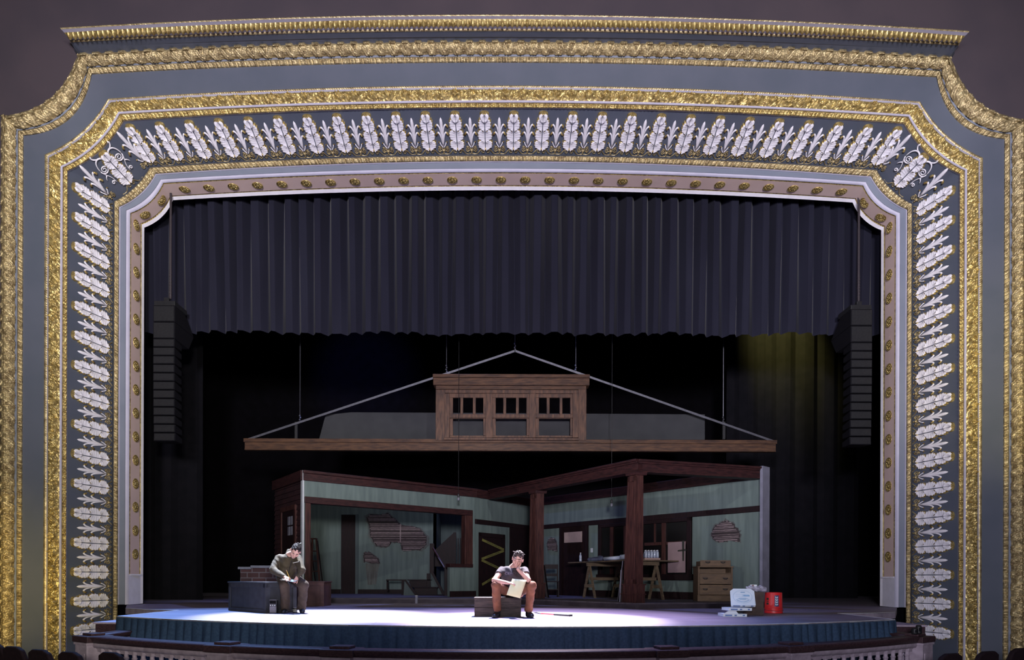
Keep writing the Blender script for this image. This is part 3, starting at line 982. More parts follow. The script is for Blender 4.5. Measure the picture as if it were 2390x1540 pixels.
# ------------------------------------------------------------------ line arrays
def array(s, label_t, label_r):
    Y = 15.45
    if s < 0: x = CX + (380.5 - PX) / F * Y; ztop = P(384, 701, Y).z; zsof = P(386, 447, Y).z; xr = CX + (388 - PX) / F * Y
    else: x = CX + (2009 - PX) / F * Y; ztop = P(2010, 710, Y).z; zsof = P(2010, 452, Y).z; xr = CX + (2009.5 - PX) / F * Y
    t = thing('speaker_column', label_t, 'loudspeaker', (x, Y, ztop))
    bm = bmesh.new(); bm_box(bm, -.25, .25, .02, .62, -.11, 0); bm_box(bm, -.06, .06, .1, .2, 0, .12); obj('rigging_frame', bm, M['metal_black'], t, bevel=.01)
    z = -.12; ang = 0.0; y = 0.0
    for i in range(14):
        h = .40 if i < 2 else .205
        d = 1.0 if i < 2 else .42
        bm = bmesh.new(); w = .26
        fr_ = [(-w, 0, 0), (w, 0, 0), (w, 0, -h + .012), (-w, 0, -h + .012)]
        tp = .05 if i >= 2 else (.0 if i == 0 else .1)
        if i == 0: bk = [(-w * .9, d * .55, -.0), (w * .9, d * .55, -.0), (w * .9, d, -h + .012), (-w * .9, d, -h + .012)]
        elif i == 1: bk = [(-w * .9, d, 0), (w * .9, d, 0), (w * .9, d * .75, -h + .012), (-w * .9, d * .75, -h + .012)]
        else: bk = [(-w * .85, d, -tp * .6), (w * .85, d, -tp * .6), (w * .85, d, -h + tp), (-w * .85, d, -h + tp)]
        va = [bm.verts.new(p) for p in fr_]; vb = [bm.verts.new(p) for p in bk]
        bm.faces.new(va); bm.faces.new(vb[::-1])
        for k in range(4): bm.faces.new((va[k], va[(k + 1) % 4], vb[(k + 1) % 4], vb[k]))
        for v in bm.verts: v.co = Matrix.Rotation(-ang, 3, 'X') @ v.co + Vector((0, y, z))
        c = obj('cabinet', bm, M['speaker'], t, bevel=.01)
        bm = bmesh.new(); bm_box(bm, -w * .92, w * .92, -.008, .01, -h + .03, -.02)
        for v in bm.verts: v.co = Matrix.Rotation(-ang, 3, 'X') @ v.co + Vector((0, y, z))
        obj('grille', bm, M['metal_black'], c)
        z -= h * math.cos(ang); y += h * math.sin(ang) * .8; ang += .006 if i > 2 else 0
    r = bmesh.new(); bm_tube(r, [(xr, Y + .15, zsof + .12), (xr, Y + .15, ztop + .10)], .028, 8)
    for k in range(9): bm_lathe(r, [(.034, 0), (.034, .03)], (xr, Y + .15, ztop + .15 + k * .07), 8)
    tag(obj('hanging_cable', r, M['cable_brown']), label_r, 'cable')


M['cable_brown'] = mat('brown_rigging_cable', (0.035, 0.025, 0.03), (0.022, 0.017, 0.02), 0.6, 0, 40)
array(-1, 'tall black line array loudspeaker hanging at the left of the stage', 'dark cable holding up the left loudspeaker column')
array(1, 'tall black line array loudspeaker hanging at the right of the stage', 'dark cable holding up the right loudspeaker column')

# ================================================================== hanging roof
M['wood'] = mat('stained_oak', (0.10, 0.052, 0.030), (0.042, 0.024, 0.019), 0.5, 0, 3.0, (1, 4, 6), bump=.15, bscale=9, detail=8, spec=.15)
M['wood_v'] = mat('stained_oak_upright', (0.125, 0.068, 0.045), (0.055, 0.034, 0.028), 0.5, 0, 3.0, (6, 6, 1), bump=.15, bscale=9, detail=8, spec=.15)
M['red_wood'] = mat('dark_red_mahogany', (0.036, 0.013, 0.013), (0.016, 0.007, 0.008), 0.5, 0, 3.0, (2, 2, 9), bump=.1, bscale=9, detail=8, spec=.15)
M['red_wood_v'] = mat('dark_red_mahogany_upright', (0.058, 0.023, 0.019), (0.024, 0.010, 0.010), 0.5, 0, 3.0, (9, 9, 1), bump=.1, bscale=9, detail=8, spec=.15)
M['dark_wood'] = mat('near_black_brown_wood', (0.014, 0.006, 0.007), (0.007, 0.004, 0.005), 0.55, 0, 4, (8, 8, 1), spec=.15)
M['steel'] = mat('bright_steel', (0.22, 0.22, 0.26), (0.17, 0.17, 0.20), 0.35, 0.8, 20)
M['gauze'] = mat('dark_grey_gauze', (0.035, 0.036, 0.040), (0.028, 0.029, 0.033), 0.95, 0, 3)
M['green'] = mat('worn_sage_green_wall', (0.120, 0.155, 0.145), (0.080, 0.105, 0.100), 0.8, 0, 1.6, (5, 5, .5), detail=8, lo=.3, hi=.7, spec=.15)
M['green_shaded'] = mat('shaded_sage_green_wall', (0.075, 0.095, 0.095), (0.055, 0.072, 0.074), 0.8, 0, 1.6, (5, 5, .5), detail=8, spec=.15)  # shaded copy of the green, recess and jamb darkened by colour

YR = 18.0


def rect(bm, x0, y0, x1, y1, Y, d):      # picture rectangle at distance Y, d deep
    a, b = P(x0, y0, Y), P(x1, y1, Y)
    bm_box(bm, min(a.x, b.x), max(a.x, b.x), Y, Y + d, min(a.z, b.z), max(a.z, b.z))


roof = thing('roof_frame', 'hanging bungalow roof outline with dormer windows above the house set', 'scenery', P(1190, 1052, YR))
def rchild(name, bm, m, par=None, bevel=0.0):
    o = obj(name, bm, m, par or roof, bevel=bevel)
    if par is None: o.matrix_parent_inverse = Matrix.Translation(-roof.location)
    return o
bm = bmesh.new()
z1, z0 = P(1190, 1025.5, YR).z, P(1190, 1052, YR).z; xa, xb = P(571, 1040, YR).x, P(1811, 1040, YR).x
bm_box(bm, xa, xb, YR, YR + .14, z0, z1 - .10); bm_box(bm, xa - .02, xb + .02, YR - .04, YR + .16, z1 - .10, z1)
bm_box(bm, xa, xb, YR - .015, YR, z0, z0 + .03)
rchild('eaves_board', bm, M['wood'], bevel=.006)
ap = P(1202, 816, YR + .08)
for e in (P(577, 1023, YR + .08), P(1806, 1027, YR + .08)):
    d = (ap - e).normalized(); n = Vector((-d.z, 0, d.x)); n = n if n.z > 0 else -n
    bm = bmesh.new(); bm_prism(bm, [e, ap, ap - n * .022, e - n * .022], Vector((0, .10, 0)))
    bm_prism(bm, [e - n * .022, ap - n * .022, ap - n * .058, e - n * .058], Vector((0, .02, 0)))
    rchild('rafter_bar', bm, M['steel'])
YD = YR - .06
bm = bmesh.new()
rect(bm, 1010, 872, 1377, 881, YD - .16, .4); rect(bm, 1011, 881, 1376, 899, YD - .10, .34)
rect(bm, 1017, 899, 1368.5, 909, YD - .02, .2)
rchild('dormer_header', bm, M['wood'], bevel=.008)
bm = bmesh.new()
rect(bm, 1017, 909, 1038, 1027, YD, .16); rect(bm, 1350, 909, 1368.5, 1027, YD, .16)
rchild('dormer_side', bm, M['wood_v'], bevel=.006)
bm = bmesh.new()
rect(bm, 1038, 909, 1350, 918, YD - .03, .12); rect(bm, 1038, 918, 1049, 1021, YD - .03, .12); rect(bm, 1337, 918, 1350, 1021, YD - .03, .12)
rect(bm, 1134, 918, 1149, 1021, YD - .03, .16); rect(bm, 1235, 918, 1250, 1021, YD - .03, .16); rect(bm, 1036, 1021, 1352, 1027, YD - .07, .18)
rchild('window_casing', bm, M['wood_v'], bevel=.006)
for a_, b_ in ((1049, 1134), (1149, 1235), (1250, 1337)):
    w = b_ - a_
    bm = bmesh.new(); Y = YD + .03
    rect(bm, a_, 918, b_, 928, Y, .06); rect(bm, a_, 928, a_ + 8, 966, Y, .06); rect(bm, b_ - 6, 928, b_, 966, Y, .06); rect(bm, a_, 966, b_, 975, Y, .06)
    rect(bm, a_ + w * .30, 928, a_ + w * .375, 966, Y + .01, .04); rect(bm, a_ + w * .645, 928, a_ + w * .72, 966, Y + .01, .04)
    so = rchild('upper_sash', bm, M['wood_v'], bevel=.005)
    bm = bmesh.new(); Y = YD + .08
    rect(bm, a_, 972, b_, 977, Y, .05); rect(bm, a_, 977, a_ + 8, 1016, Y, .05); rect(bm, b_ - 6, 977, b_, 1016, Y, .05); rect(bm, a_, 1016, b_, 1021, Y, .05)
    rchild('lower_sash', bm, M['wood_v'], bevel=.005)
for x in (691, 1690):
    bm = bmesh.new(); rect(bm, x - 3, 984, x + 3, 1025, YR + .14, .06); rchild('stub_post', bm, M['metal_black'])
bm = bmesh.new()
a_ = [P(745, 1024, 18.45), P(760, 968, 18.45), P(820, 962, 18.45), P(1190, 964, 18.45), P(1645, 967, 18.45), P(1645, 1026, 18.45)]
bm_prism(bm, a_, Vector((0, .03, 0))); rchild('gauze_panel', bm, M['gauze'])


def cable(px, y0, y1, lab, Y=18.15, top=11.4, chain=18):
    bm = bmesh.new(); b = P(px, y1, Y); zc = P(px, y1 - chain, Y).z
    bm_tube(bm, [(b.x, Y, top), (b.x, Y, zc)], .011, 6)
    z = zc; k = 0
    while z > b.z:
        bm_lathe(bm, [(.012, 0), (.024, -.02), (.024, -.035), (.01, -.05)], (b.x + (.008 if k % 2 else -.008), Y, z), 6); z -= .055; k += 1
    tag(obj('suspension_cable', bm, M['steel']), lab, 'cable', 'steel cables holding up the roof frame')


for px, yb, lab in ((700, 986, 'steel cable holding the left slope of the hanging roof'), (1042, 869, 'steel cable above the left end of the dormer'), (1202, 818, 'short steel cable holding the peak of the hanging roof'), (1344, 869, 'steel cable above the right end of the dormer'), (1688, 990, 'steel cable holding the right slope of the hanging roof')):
    cable(px, 780, yb, lab)

# ================================================================== house set
LW = Plane(G(708, 15.8), G(1110, 19.0)); BW = Plane(G(1110, 19.0), G(1242, 21.4)); RW = Plane(G(1242, 21.4), G(1782, 15.2))
SW = Plane(G(642, 17.6), G(708, 15.8)); RB = Plane(G(690, 21.5), G(1120, 21.5))
ZP = .13
plat = [G(690, 16.9), G(1120, 17.0), G(1215, 16.7), G(1483.5, 14.12), G(1800, 15.0), G(1800, 15.9), G(1252, 22.4), G(1120, 23.3), G(640, 23.3)]
bm = bmesh.new(); bm_prism(bm, [(x, y, ZP - .025) for x, y in plat], Vector((0, 0, -ZP + .026)))
bm.faces.ensure_lookup_table()
M['platform'] = mat('dark_painted_platform', (0.055, 0.045, 0.055), (0.035, 0.028, 0.036), 0.6, 0, 4, spec=.15)
M['platform_top'] = mat('grey_platform_boards', (0.10, 0.085, 0.10), (0.06, 0.05, 0.062), 0.6, 0, 2, (1, 8, 1), spec=.15)
pl = obj('house_platform', bm, M['platform']); tag(pl, 'low dark platform carrying the house set', 'platform')
bm = bmesh.new(); c_ = sum((Vector((x, y, 0)) for x, y in plat), Vector()) / len(plat)
bm_prism(bm, [(x + (x - c_.x) * .004, y + (y - c_.y) * .004, ZP) for x, y in plat], Vector((0, 0, -.03))); obj('floor_boards', bm, M['platform_top'], pl)


def piece(bm, pl_, u0, u1, z0, z1, out, inn):
    a, b = pl_.at(u0, z0, out), pl_.at(u1, z0, out)
    bm_prism(bm, [a, b, b + Vector((0, 0, z1 - z0)), a + Vector((0, 0, z1 - z0))], -pl_.n * (out + inn))


def poly(bm, pl_, pts, out, inn):
    bm_prism(bm, [pl_.hit(*p) + pl_.n * out for p in pts], -pl_.n * (out + inn))


ZT_, ZCR, ZP1, ZP0 = 3.30, 3.05, 2.41, 2.27
LL = (LW.B - LW.A).length; BL = (BW.B - BW.A).length; RL = (RW.B - RW.A).length; SL = (SW.B - SW.A).length
# --- left wall flat with the wide cased opening
lw = thing('scenery_wall', 'sage green left wall of the house set with a wide cased opening', 'scenery wall', LW.at(LL / 2, ZP))
def child(par, name, bm, m, bevel=0.0, smooth=False):
    o = obj(name, bm, m, par, smooth, bevel)
    o.matrix_parent_inverse = par.matrix_basis.inverted(); return o
u_r = LW.u(1102); u_k = LW.u(1050)
bm = bmesh.new(); piece(bm, LW, 0, LL, 2.52, ZCR + .1, 0, .12); piece(bm, LW, u_r - .2, LL, ZP, 2.52, 0, .12); piece(bm, LW, u_k, u_r - .2, ZP, 1.03, 0, .12); piece(bm, LW, 0, .05, ZP, 2.52, 0, .12)
child(lw, 'wall_panel', bm, M['green'])
bm = bmesh.new(); piece(bm, LW, -.02, LL + .02, ZCR, ZT_ - .07, .05, 0); piece(bm, LW, -.03, LL + .02, ZT_ - .07, ZT_, .09, .13); child(lw, 'crown_moulding', bm, M['red_wood'], .01)
bm = bmesh.new(); piece(bm, LW, .02, u_r, 2.50, 2.66, .04, .16); child(lw, 'opening_head', bm, M['red_wood'], .01)
bm = bmesh.new(); piece(bm, LW, .03, .17, ZP, 2.50, .04, .16); child(lw, 'opening_jamb', bm, M['red_wood_v'], .01)
bm = bmesh.new(); piece(bm, LW, u_r - .28, u_r, 1.05, 2.50, .04, .16); child(lw, 'opening_jamb', bm, M['red_wood_v'], .01)
bm = bmesh.new(); piece(bm, LW, u_k - .03, u_r, .98, 1.08, .06, .18); child(lw, 'knee_wall_cap', bm, M['red_wood'], .01)
bm = bmesh.new(); piece(bm, LW, u_k, LL, ZP, ZP + .16, .03, 0); child(lw, 'baseboard', bm, M['dark_wood'])
M['edge_white'] = mat('pale_flat_edge', (0.42, 0.44, 0.46), (0.34, 0.36, 0.38), 0.6, 0, 4)
bm = bmesh.new(); piece(bm, LW, -.035, .005, ZP, ZT_, .02, .10); child(lw, 'front_edge_strip', bm, M['edge_white'])

# --- exterior siding return on the left
sw = thing('scenery_wall', 'dark red shingled side wall at the left corner of the house set', 'scenery wall', SW.at(SL / 2, ZP))
bm = bmesh.new(); M['shingle'] = mat('dark_red_shingles', (0.034, 0.014, 0.016), (0.018, 0.009, 0.011), 0.7, 0, 5, (1, 1, 1), bump=.4, bscale=18, spec=.15)
k = 0; z = 0.01
while z < ZCR:
    z2 = min(z + .13, ZCR); a, b = SW.at(0, z, .03), SW.at(SL - .05, z, .03); a2, b2 = SW.at(0, z2, .0), SW.at(SL - .05, z2, .0)
    bm_prism(bm, [a, b, b2, a2], -SW.n * .08); z = z2
child(sw, 'shingle_siding', bm, M['shingle'])
bm = bmesh.new(); piece(bm, SW, -.05, SL + .02, ZCR, ZT_, .08, .1); child(sw, 'eaves_trim', bm, M['red_wood'], .01)
uw0, uw1 = SW.u(659), SW.u(694)
bm = bmesh.new(); piece(bm, SW, uw0, uw1, 2.38, 2.5, .07, 0); piece(bm, SW, uw0, uw0 + .09, .3, 2.38, .06, 0); piece(bm, SW, uw1 - .09, uw1, .3, 2.38, .06, 0); child(sw, 'door_casing', bm, M['red_wood_v'])
bm = bmesh.new(); piece(bm, SW, uw0 + .09, uw1 - .09, .3, 2.38, .035, .0); child(sw, 'door_panel', bm, M['dark_wood'])
M['pane'] = mat('pale_grey_panes', (0.16, 0.16, 0.19), (0.12, 0.12, 0.15), 0.3, 0, 5)
um = (uw0 + uw1) / 2
bm = bmesh.new()
for i in range(2):
    for j in range(2): piece(bm, SW, um - .02 + i * .2, um + .12 + i * .2, 1.75 + j * .26, 1.97 + j * .26, .045, 0)
child(sw, 'glass_panes', bm, M['pane'])

# --- back wall with taped door
bw = thing('scenery_wall', 'sage green back wall of the house set around the taped off door', 'scenery wall', BW.at(BL / 2, ZP))
bm = bmesh.new(); piece(bm, BW, -.05, BL + .05, ZP, ZCR + .1, 0, .12); child(bw, 'wall_panel', bm, M['green'])
bm = bmesh.new(); piece(bm, BW, -.05, BL + .05, ZCR, ZT_, .06, .13); child(bw, 'crown_moulding', bm, M['red_wood'], .01)
bm = bmesh.new(); piece(bm, BW, -.05, BL + .05, ZP0, ZP1, .05, 0); child(bw, 'picture_rail', bm, M['dark_wood'], .01)
u0, u1 = BW.u(1117), BW.u(1177)
zt = BW.hit(1147, 1245).z
bm = bmesh.new(); piece(bm, BW, u0, u1, ZP, zt, .015, 0); piece(bm, BW, u0, u0 + .1, ZP, zt, .04, 0); piece(bm, BW, u1 - .1, u1, ZP, zt, .04, 0); piece(bm, BW, u0, u1, zt - .12, zt, .04, 0)
piece(bm, BW, u0 + .3, u1 - .3, 1.3, zt - .3, .03, 0); piece(bm, BW, u0 + .3, u1 - .3, .4, 1.1, .03, 0)
child(bw, 'dark_door', bm, M['dark_wood'])
u2 = BW.u(1189)
bm = bmesh.new(); piece(bm, BW, u2, BL, ZP, ZP0, .03, 0); child(bw, 'opening_shade_panel', bm, M['dark_wood'])  # flat dark panel, painted shade in place of a dark opening
M['tape'] = mat('yellow_warning_tape', (0.15, 0.14, 0.035), (0.11, 0.10, 0.03), 0.5, 0, 12)
M['tape_ink'] = mat('black_tape_print', (0.02, 0.02, 0.015), None, 0.6, 0, 5)
tp = [((1122, 1259.5), (1173, 1283)), ((1173, 1285), (1121, 1304.5)), ((1121, 1307), (1172, 1331)), ((1172, 1334), (1122, 1364))]


def text_mesh(body, h):
    cu = bpy.data.curves.new('lettering', 'FONT'); cu.body = body; cu.size = h; cu.align_x = 'CENTER'; cu.align_y = 'CENTER'; cu.extrude = .002
    o = bpy.data.objects.new('lettering', cu); COL.objects.link(o)
    dg = bpy.context.evaluated_depsgraph_get(); dg.update()
    me = bpy.data.meshes.new_from_object(o.evaluated_get(dg))
    bpy.data.objects.remove(o); bpy.data.curves.remove(cu)
    return me


tp_labels = ('topmost yellow warning tape strip across the dark door', 'second yellow warning tape strip down the dark door', 'third yellow warning tape strip behind the man', 'lowest yellow warning tape strip near the foot of the door')
for (a_, b_), lab in zip(tp, tp_labels):
    p, q = BW.hit(*a_) + BW.n * .055, BW.hit(*b_) + BW.n * .055
    d = (q - p); L = d.length; d.normalize()
    if d.dot(BW.t) < 0: d = -d; p, q = q, p
    n = BW.n.cross(d); 
    t = thing('warning_tape', lab, 'tape', (p + q) / 2, 0, 'yellow warning tape on the dark door')
    w = .075
    bm = bmesh.new(); bm_prism(bm, [p - n * w / 2, q - n * w / 2, q + n * w / 2, p + n * w / 2], -BW.n * .004); child(t, 'tape_strip', bm, M['tape'])
    me = text_mesh('CAUTION CAUTION', .058); me.materials.append(M['tape_ink'])
    o = bpy.data.objects.new('lettering', me); COL.objects.link(o); o.parent = t
    n2 = n if n.z > 0 else -n
    m4 = Matrix((d, n2, d.cross(n2))).transposed().to_4x4()
    if d.cross(n2).dot(BW.n) < 0: m4 = Matrix((-d, n2, (-d).cross(n2))).transposed().to_4x4()
    ex = max(v.co.x for v in me.vertices) - min(v.co.x for v in me.vertices)
    o.matrix_basis = Matrix.Translation(BW.n * .003) @ m4 @ Matrix.Diagonal((min(1.2, L * .9 / ex), 1, 1, 1))

# --- right wall
rwall = thing('scenery_wall', 'long sage green right wall of the house set', 'scenery wall', RW.at(RL / 2, ZP))
bm = bmesh.new(); piece(bm, RW, -.05, RL, ZP, ZCR + .1, 0, .14); child(rwall, 'wall_panel', bm, M['green'])
bm = bmesh.new(); piece(bm, RW, 0, RL, ZCR, ZT_, .06, .15); child(rwall, 'crown_moulding', bm, M['red_wood'], .01)
bm = bmesh.new(); piece(bm, RW, 0, RL, ZP0, ZP1, .05, 0); child(rwall, 'picture_rail', bm, M['dark_wood'], .01)
bm = bmesh.new(); piece(bm, RW, 0, RL, ZP, ZP + .19, .03, 0); child(rwall, 'baseboard', bm, M['dark_wood'])
M['lilac_edge'] = mat('pale_lilac_flat_edge', (0.17, 0.17, 0.22), (0.13, 0.13, 0.17), 0.7, 0, 4)
bm = bmesh.new(); piece(bm, RW, RL - .01, RL + .06, ZP + .002, ZT_ + .02, .16, .16); child(rwall, 'front_edge', bm, M['lilac_edge'])
d0, d1 = RW.u(1309), RW.u(1374); d0, d1 = sorted((d0, d1))
bm = bmesh.new(); piece(bm, RW, d0, d1, ZP, ZP0, .02, 0); piece(bm, RW, d0, d0 + .1, ZP, ZP0, .07, 0); piece(bm, RW, d1 - .1, d1, ZP, ZP0, .07, 0); child(rwall, 'dark_door', bm, M['dark_wood'])
M['paper'] = mat('beige_paper', (0.30, 0.215, 0.185), (0.25, 0.18, 0.155), 0.8, 0, 4)
bm = bmesh.new(); poly(bm, RW, [(1321, 1243), (1363, 1240), (1363, 1265), (1321, 1267)], .085, -.078); child(rwall, 'door_paper', bm, M['paper'])
bm = bmesh.new(); poly(bm, RW, [(1379, 1279), (1384, 1279), (1384, 1289), (1379, 1289)], .012, 0); child(rwall, 'switch_plate', bm, M['edge_white'])
w0, w1 = sorted((RW.u(1399), RW.u(1616)))
zs = .66
win_ = thing('window_unit', 'wide dark wooden window bank in the right wall of the house set', 'window', RW.at((w0 + w1) / 2, zs))
M['night'] = mat('dark_window_glass', (0.006, 0.005, 0.006), (0.004, 0.004, 0.004), 0.15, 0, 3)
bm = bmesh.new(); piece(bm, RW, w0, w1, zs, ZP0, .015, 0); child(win_, 'glass', bm, M['night'])
bm = bmesh.new(); piece(bm, RW, w0, w0 + .1, zs, ZP0, .07, 0); piece(bm, RW, w1 - .13, w1, zs, ZP0, .07, 0); piece(bm, RW, w0, w1, ZP0 - .1, ZP0, .07, 0); piece(bm, RW, w0 - .04, w1 + .04, zs - .03, zs + .13, .10, 0); child(win_, 'casing', bm, M['dark_wood'], .008)
for px in (1430, 1462, 1494, 1551):
    um = RW.u(px); bm = bmesh.new(); piece(bm, RW, um - .06, um + .06, zs + .1, ZP0 - .1, .06, 0); child(win_, 'mullion', bm, M['red_wood_v'], .008)
for px, px2 in ((1506, 1545), (1557, 1604)):
    a_, b_ = RW.u(px), RW.u(px2); zz = 1.62
    bm = bmesh.new(); piece(bm, RW, min(a_, b_), max(a_, b_), zz - .04, zz + .04, .04, 0)
    if px == 1506: um = RW.u(1530); piece(bm, RW, um - .025, um + .025, zz, ZP0 - .1, .04, 0)
    child(win_, 'sash_bar', bm, M['red_wood_v'])
M['pink_paper'] = mat('pinkish_masking_paper', (0.24, 0.165, 0.175), (0.20, 0.135, 0.145), 0.8, 0, 3)
bm = bmesh.new(); poly(bm, RW, [(1563, 1266), (1604, 1263.5), (1604, 1336), (1563, 1336.5)], .085, -.078); pp = child(win_, 'taped_paper', bm, M['pink_paper'])
bm = bmesh.new(); poly(bm, RW, [(1597, 1262), (1602, 1262), (1601, 1309), (1598, 1309)], .10, -.087); poly(bm, RW, [(1587, 1284), (1606, 1281), (1606, 1285.5), (1587, 1287)], .10, -.087); o = child(win_, 'black_tape', bm, M['tape_ink'])


# --- plaster holes showing lath
M['lath'] = mat('old_wooden_lath', (0.30, 0.23, 0.23), (0.07, 0.05, 0.055), 0.8, 0, 9, (1, 1, 30))
M['hole_shade'] = mat('dark_hole_shade', (0.022, 0.016, 0.018), (0.03, 0.02, 0.022), 0.9, 0, 8)  # flat dark sheet over the wall, painted as the shade between laths
M['rim_shading'] = mat('shaded_plaster_edge', (0.062, 0.068, 0.064), (0.085, 0.095, 0.09), 0.9, 0, 8)  # broken plaster rim with dark shading round the hole in its colour


def lath(par, pl_, pts, name='lath_hole', step=.042):
    q = [pl_.hit(*p) for p in pts]
    uv = np.array([((p - pl_.A).dot(pl_.t), p.z) for p in q])
    # ragged outline
    den = []
    for i in range(len(uv)):
        a, b = uv[i], uv[(i + 1) % len(uv)]
        for k in range(4): den.append(a + (b - a) * k / 4 + rng.normal(0, .012, 2))
    den = np.array(den)
    cen = den.mean(0)
    bm = bmesh.new()
    big = [pl_.at(*(cen + (p - cen) * 1.07 + rng.normal(0, .012, 2)), .010) for p in den]
    bm_prism(bm, big, -pl_.n * .012); h = child(par, name, bm, M['rim_shading'])
    bm = bmesh.new(); bm_prism(bm, [pl_.at(u, z, .014) for u, z in den], -pl_.n * .012)
    o = obj('hollow_shade_panel', bm, M['hole_shade'], h)
    bm = bmesh.new(); z = uv[:, 1].min() + .02
    while z < uv[:, 1].max() - .015:
        xs_ = []
        for i in range(len(den)):
            a, b = den[i], den[(i + 1) % len(den)]
            if (a[1] - z) * (b[1] - z) < 0: xs_.append(a[0] + (z - a[1]) / (b[1] - a[1]) * (b[0] - a[0]))
        xs_.sort()
        for a, b in zip(xs_[::2], xs_[1::2]):
            if b - a > .06 and rng.random() > .10:
                t = rng.uniform(-.008, .008); hh = rng.uniform(.004, .014); piece(bm, pl_, a + .01 + rng.uniform(0, .05), b - .01 - rng.uniform(0, .05), z - hh + t, z + hh + t, .03, -.012)
        z += step
    obj('lath_strips', bm, M['lath'], h)


lath(rwall, RW, [(1661, 1244), (1668, 1228), (1686, 1218), (1697, 1214), (1712, 1222), (1723, 1233), (1728, 1246), (1727, 1264), (1700, 1262), (1690, 1266), (1672, 1264), (1664, 1258)])
lath(rwall, RW, [(1277, 1268), (1281, 1258), (1289, 1254), (1297, 1258), (1300, 1270), (1301, 1286), (1290, 1284), (1279, 1283)])

# --- room behind the opening
rb = thing('scenery_wall', 'sage green wall with broken plaster seen through the wide opening', 'scenery wall', RB.at(2, ZP))
ua, ub, uc = RB.u(796), RB.u(836), RB.u(1018)
bm = bmesh.new(); piece(bm, RB, 0, ua, ZP, 3.4, 0, .1); piece(bm, RB, ub, uc, ZP, 3.4, 0, .1); piece(bm, RB, ua, ub, RB.hit(815, 1201).z, 3.4, 0, .1); child(rb, 'wall_panel', bm, M['green'])
bm = bmesh.new(); piece(bm, RB, ua - .02, ub - .05, ZP, RB.hit(815, 1200).z, -.03, .1); child(rb, 'dark_door', bm, M['dark_wood'])
bm = bmesh.new(); piece(bm, RB, ub - .09, ub + .02, ZP, RB.hit(815, 1200).z, .02, .1); child(rb, 'door_jamb', bm, M['green_shaded'])
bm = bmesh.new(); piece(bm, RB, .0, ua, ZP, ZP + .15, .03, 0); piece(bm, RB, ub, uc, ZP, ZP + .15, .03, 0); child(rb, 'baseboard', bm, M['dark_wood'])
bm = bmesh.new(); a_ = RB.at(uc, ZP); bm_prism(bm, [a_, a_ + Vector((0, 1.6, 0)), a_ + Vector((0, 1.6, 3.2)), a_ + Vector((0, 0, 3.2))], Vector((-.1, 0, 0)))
b_ = a_ + Vector((-.1, 1.6, 0)); bm_box(bm, b_.x, b_.x + 2.6, b_.y, b_.y + .1, ZP, 3.4); child(rb, 'stair_recess', bm, M['green_shaded'])
sc_ = lambda L: [(500 + x / 3.414, 1050 + y / 3.414) for x, y in L]
lath(rb, RB, sc_([(1212, 540), (1250, 512), (1340, 515), (1385, 505), (1440, 545), (1492, 592), (1640, 620), (1690, 690), (1692, 755), (1640, 795), (1500, 802), (1483, 742), (1420, 735), (1370, 780), (1290, 765), (1245, 690), (1232, 600)]), 'lath_hole', .042)
bm = bmesh.new(); poly(bm, RB, sc_([(1480, 590), (1490, 590), (1488, 738), (1480, 738)]), .036, 0); child(rb, 'stud_edge', bm, M['lath'])
lath(rb, RB, sc_([(1188, 850), (1195, 820), (1230, 808), (1310, 868), (1322, 905), (1270, 905), (1192, 890)]), 'lath_hole', .042)
M['stain'] = mat('rusty_wall_stain', (0.070, 0.068, 0.060), (0.11, 0.12, 0.11), 0.9, 0, 3, (6, 6, .6))
bm = bmesh.new(); poly(bm, RB, sc_([(1205, 905), (1318, 905), (1300, 1000), (1290, 1070), (1225, 1075), (1212, 980)]), .004, 0); child(rb, 'stain_patch', bm, M['stain'])

# --- staircase
st = thing('staircase', 'dark wooden winder stair with newel post behind the wide opening', 'staircase', P(1005, 1400, 19.8))
def stp(name, x0, y0, x1, y1, Y, d, m=M['dark_wood'], bevel=.006):
    bm = bmesh.new(); rect(bm, x0, y0, x1, y1, Y, d); return child(st, name, bm, m, bevel)
ys = 20.0
stp('step', 975, 1388, 1037, 1390, ys - .5, 1.2); stp('riser', 977, 1389.6, 1037, 1390.3, ys - .46, .1)
stp('step', 965, 1369.5, 1022, 1372, ys - .2, 1.0); stp('riser', 967, 1372, 1020, 1388, ys - .16, .1)
stp('step', 950, 1352, 1008, 1355, ys + .1, .9); stp('riser', 955, 1355, 1006, 1370, ys + .14, .1)
bm = bmesh.new(); a_ = [P(x, y, ys - .3) for x, y in ((944, 1353), (950, 1353), (973, 1389.5), (942, 1389.5))]; bm_prism(bm, a_, Vector((0, .05, 0))); child(st, 'stringer_panel', bm, M['green_shaded'])
bm = bmesh.new(); a_ = [P(x, y, ys - .32) for x, y in ((942, 1352), (947, 1352), (976, 1389.5), (969, 1389.5))]; bm_prism(bm, a_, Vector((0, .08, 0))); child(st, 'stringer', bm, M['dark_wood'])
bm = bmesh.new(); a_ = [P(x, y, ys - .02) for x, y in ((1004, 1333), (1010, 1333), (1040, 1389), (1033, 1389))]; bm_prism(bm, a_, Vector((0, .1, 0))); child(st, 'stringer', bm, M['dark_wood'])
bm = bmesh.new(); a_ = [P(x, y, ys + .1) for x, y in ((1005, 1336), (1034, 1388.5), (1006, 1388.5))]; bm_prism(bm, a_, Vector((0, .04, 0))); child(st, 'stringer_panel', bm, M['green_shaded'])
stp('newel_post', 1003, 1268, 1013, 1338, ys + .12, .13); stp('newel_post', 1037, 1320, 1050, 1390.6, ys - .6, .16); stp('stub_newel', 996, 1338, 1005, 1370, ys + .1, .12)
bm = bmesh.new(); bm_tube(bm, [P(1011, 1279, ys + .1), P(1038, 1325, ys - .5)], .03, 8); child(st, 'handrail', bm, M['red_wood_v'])
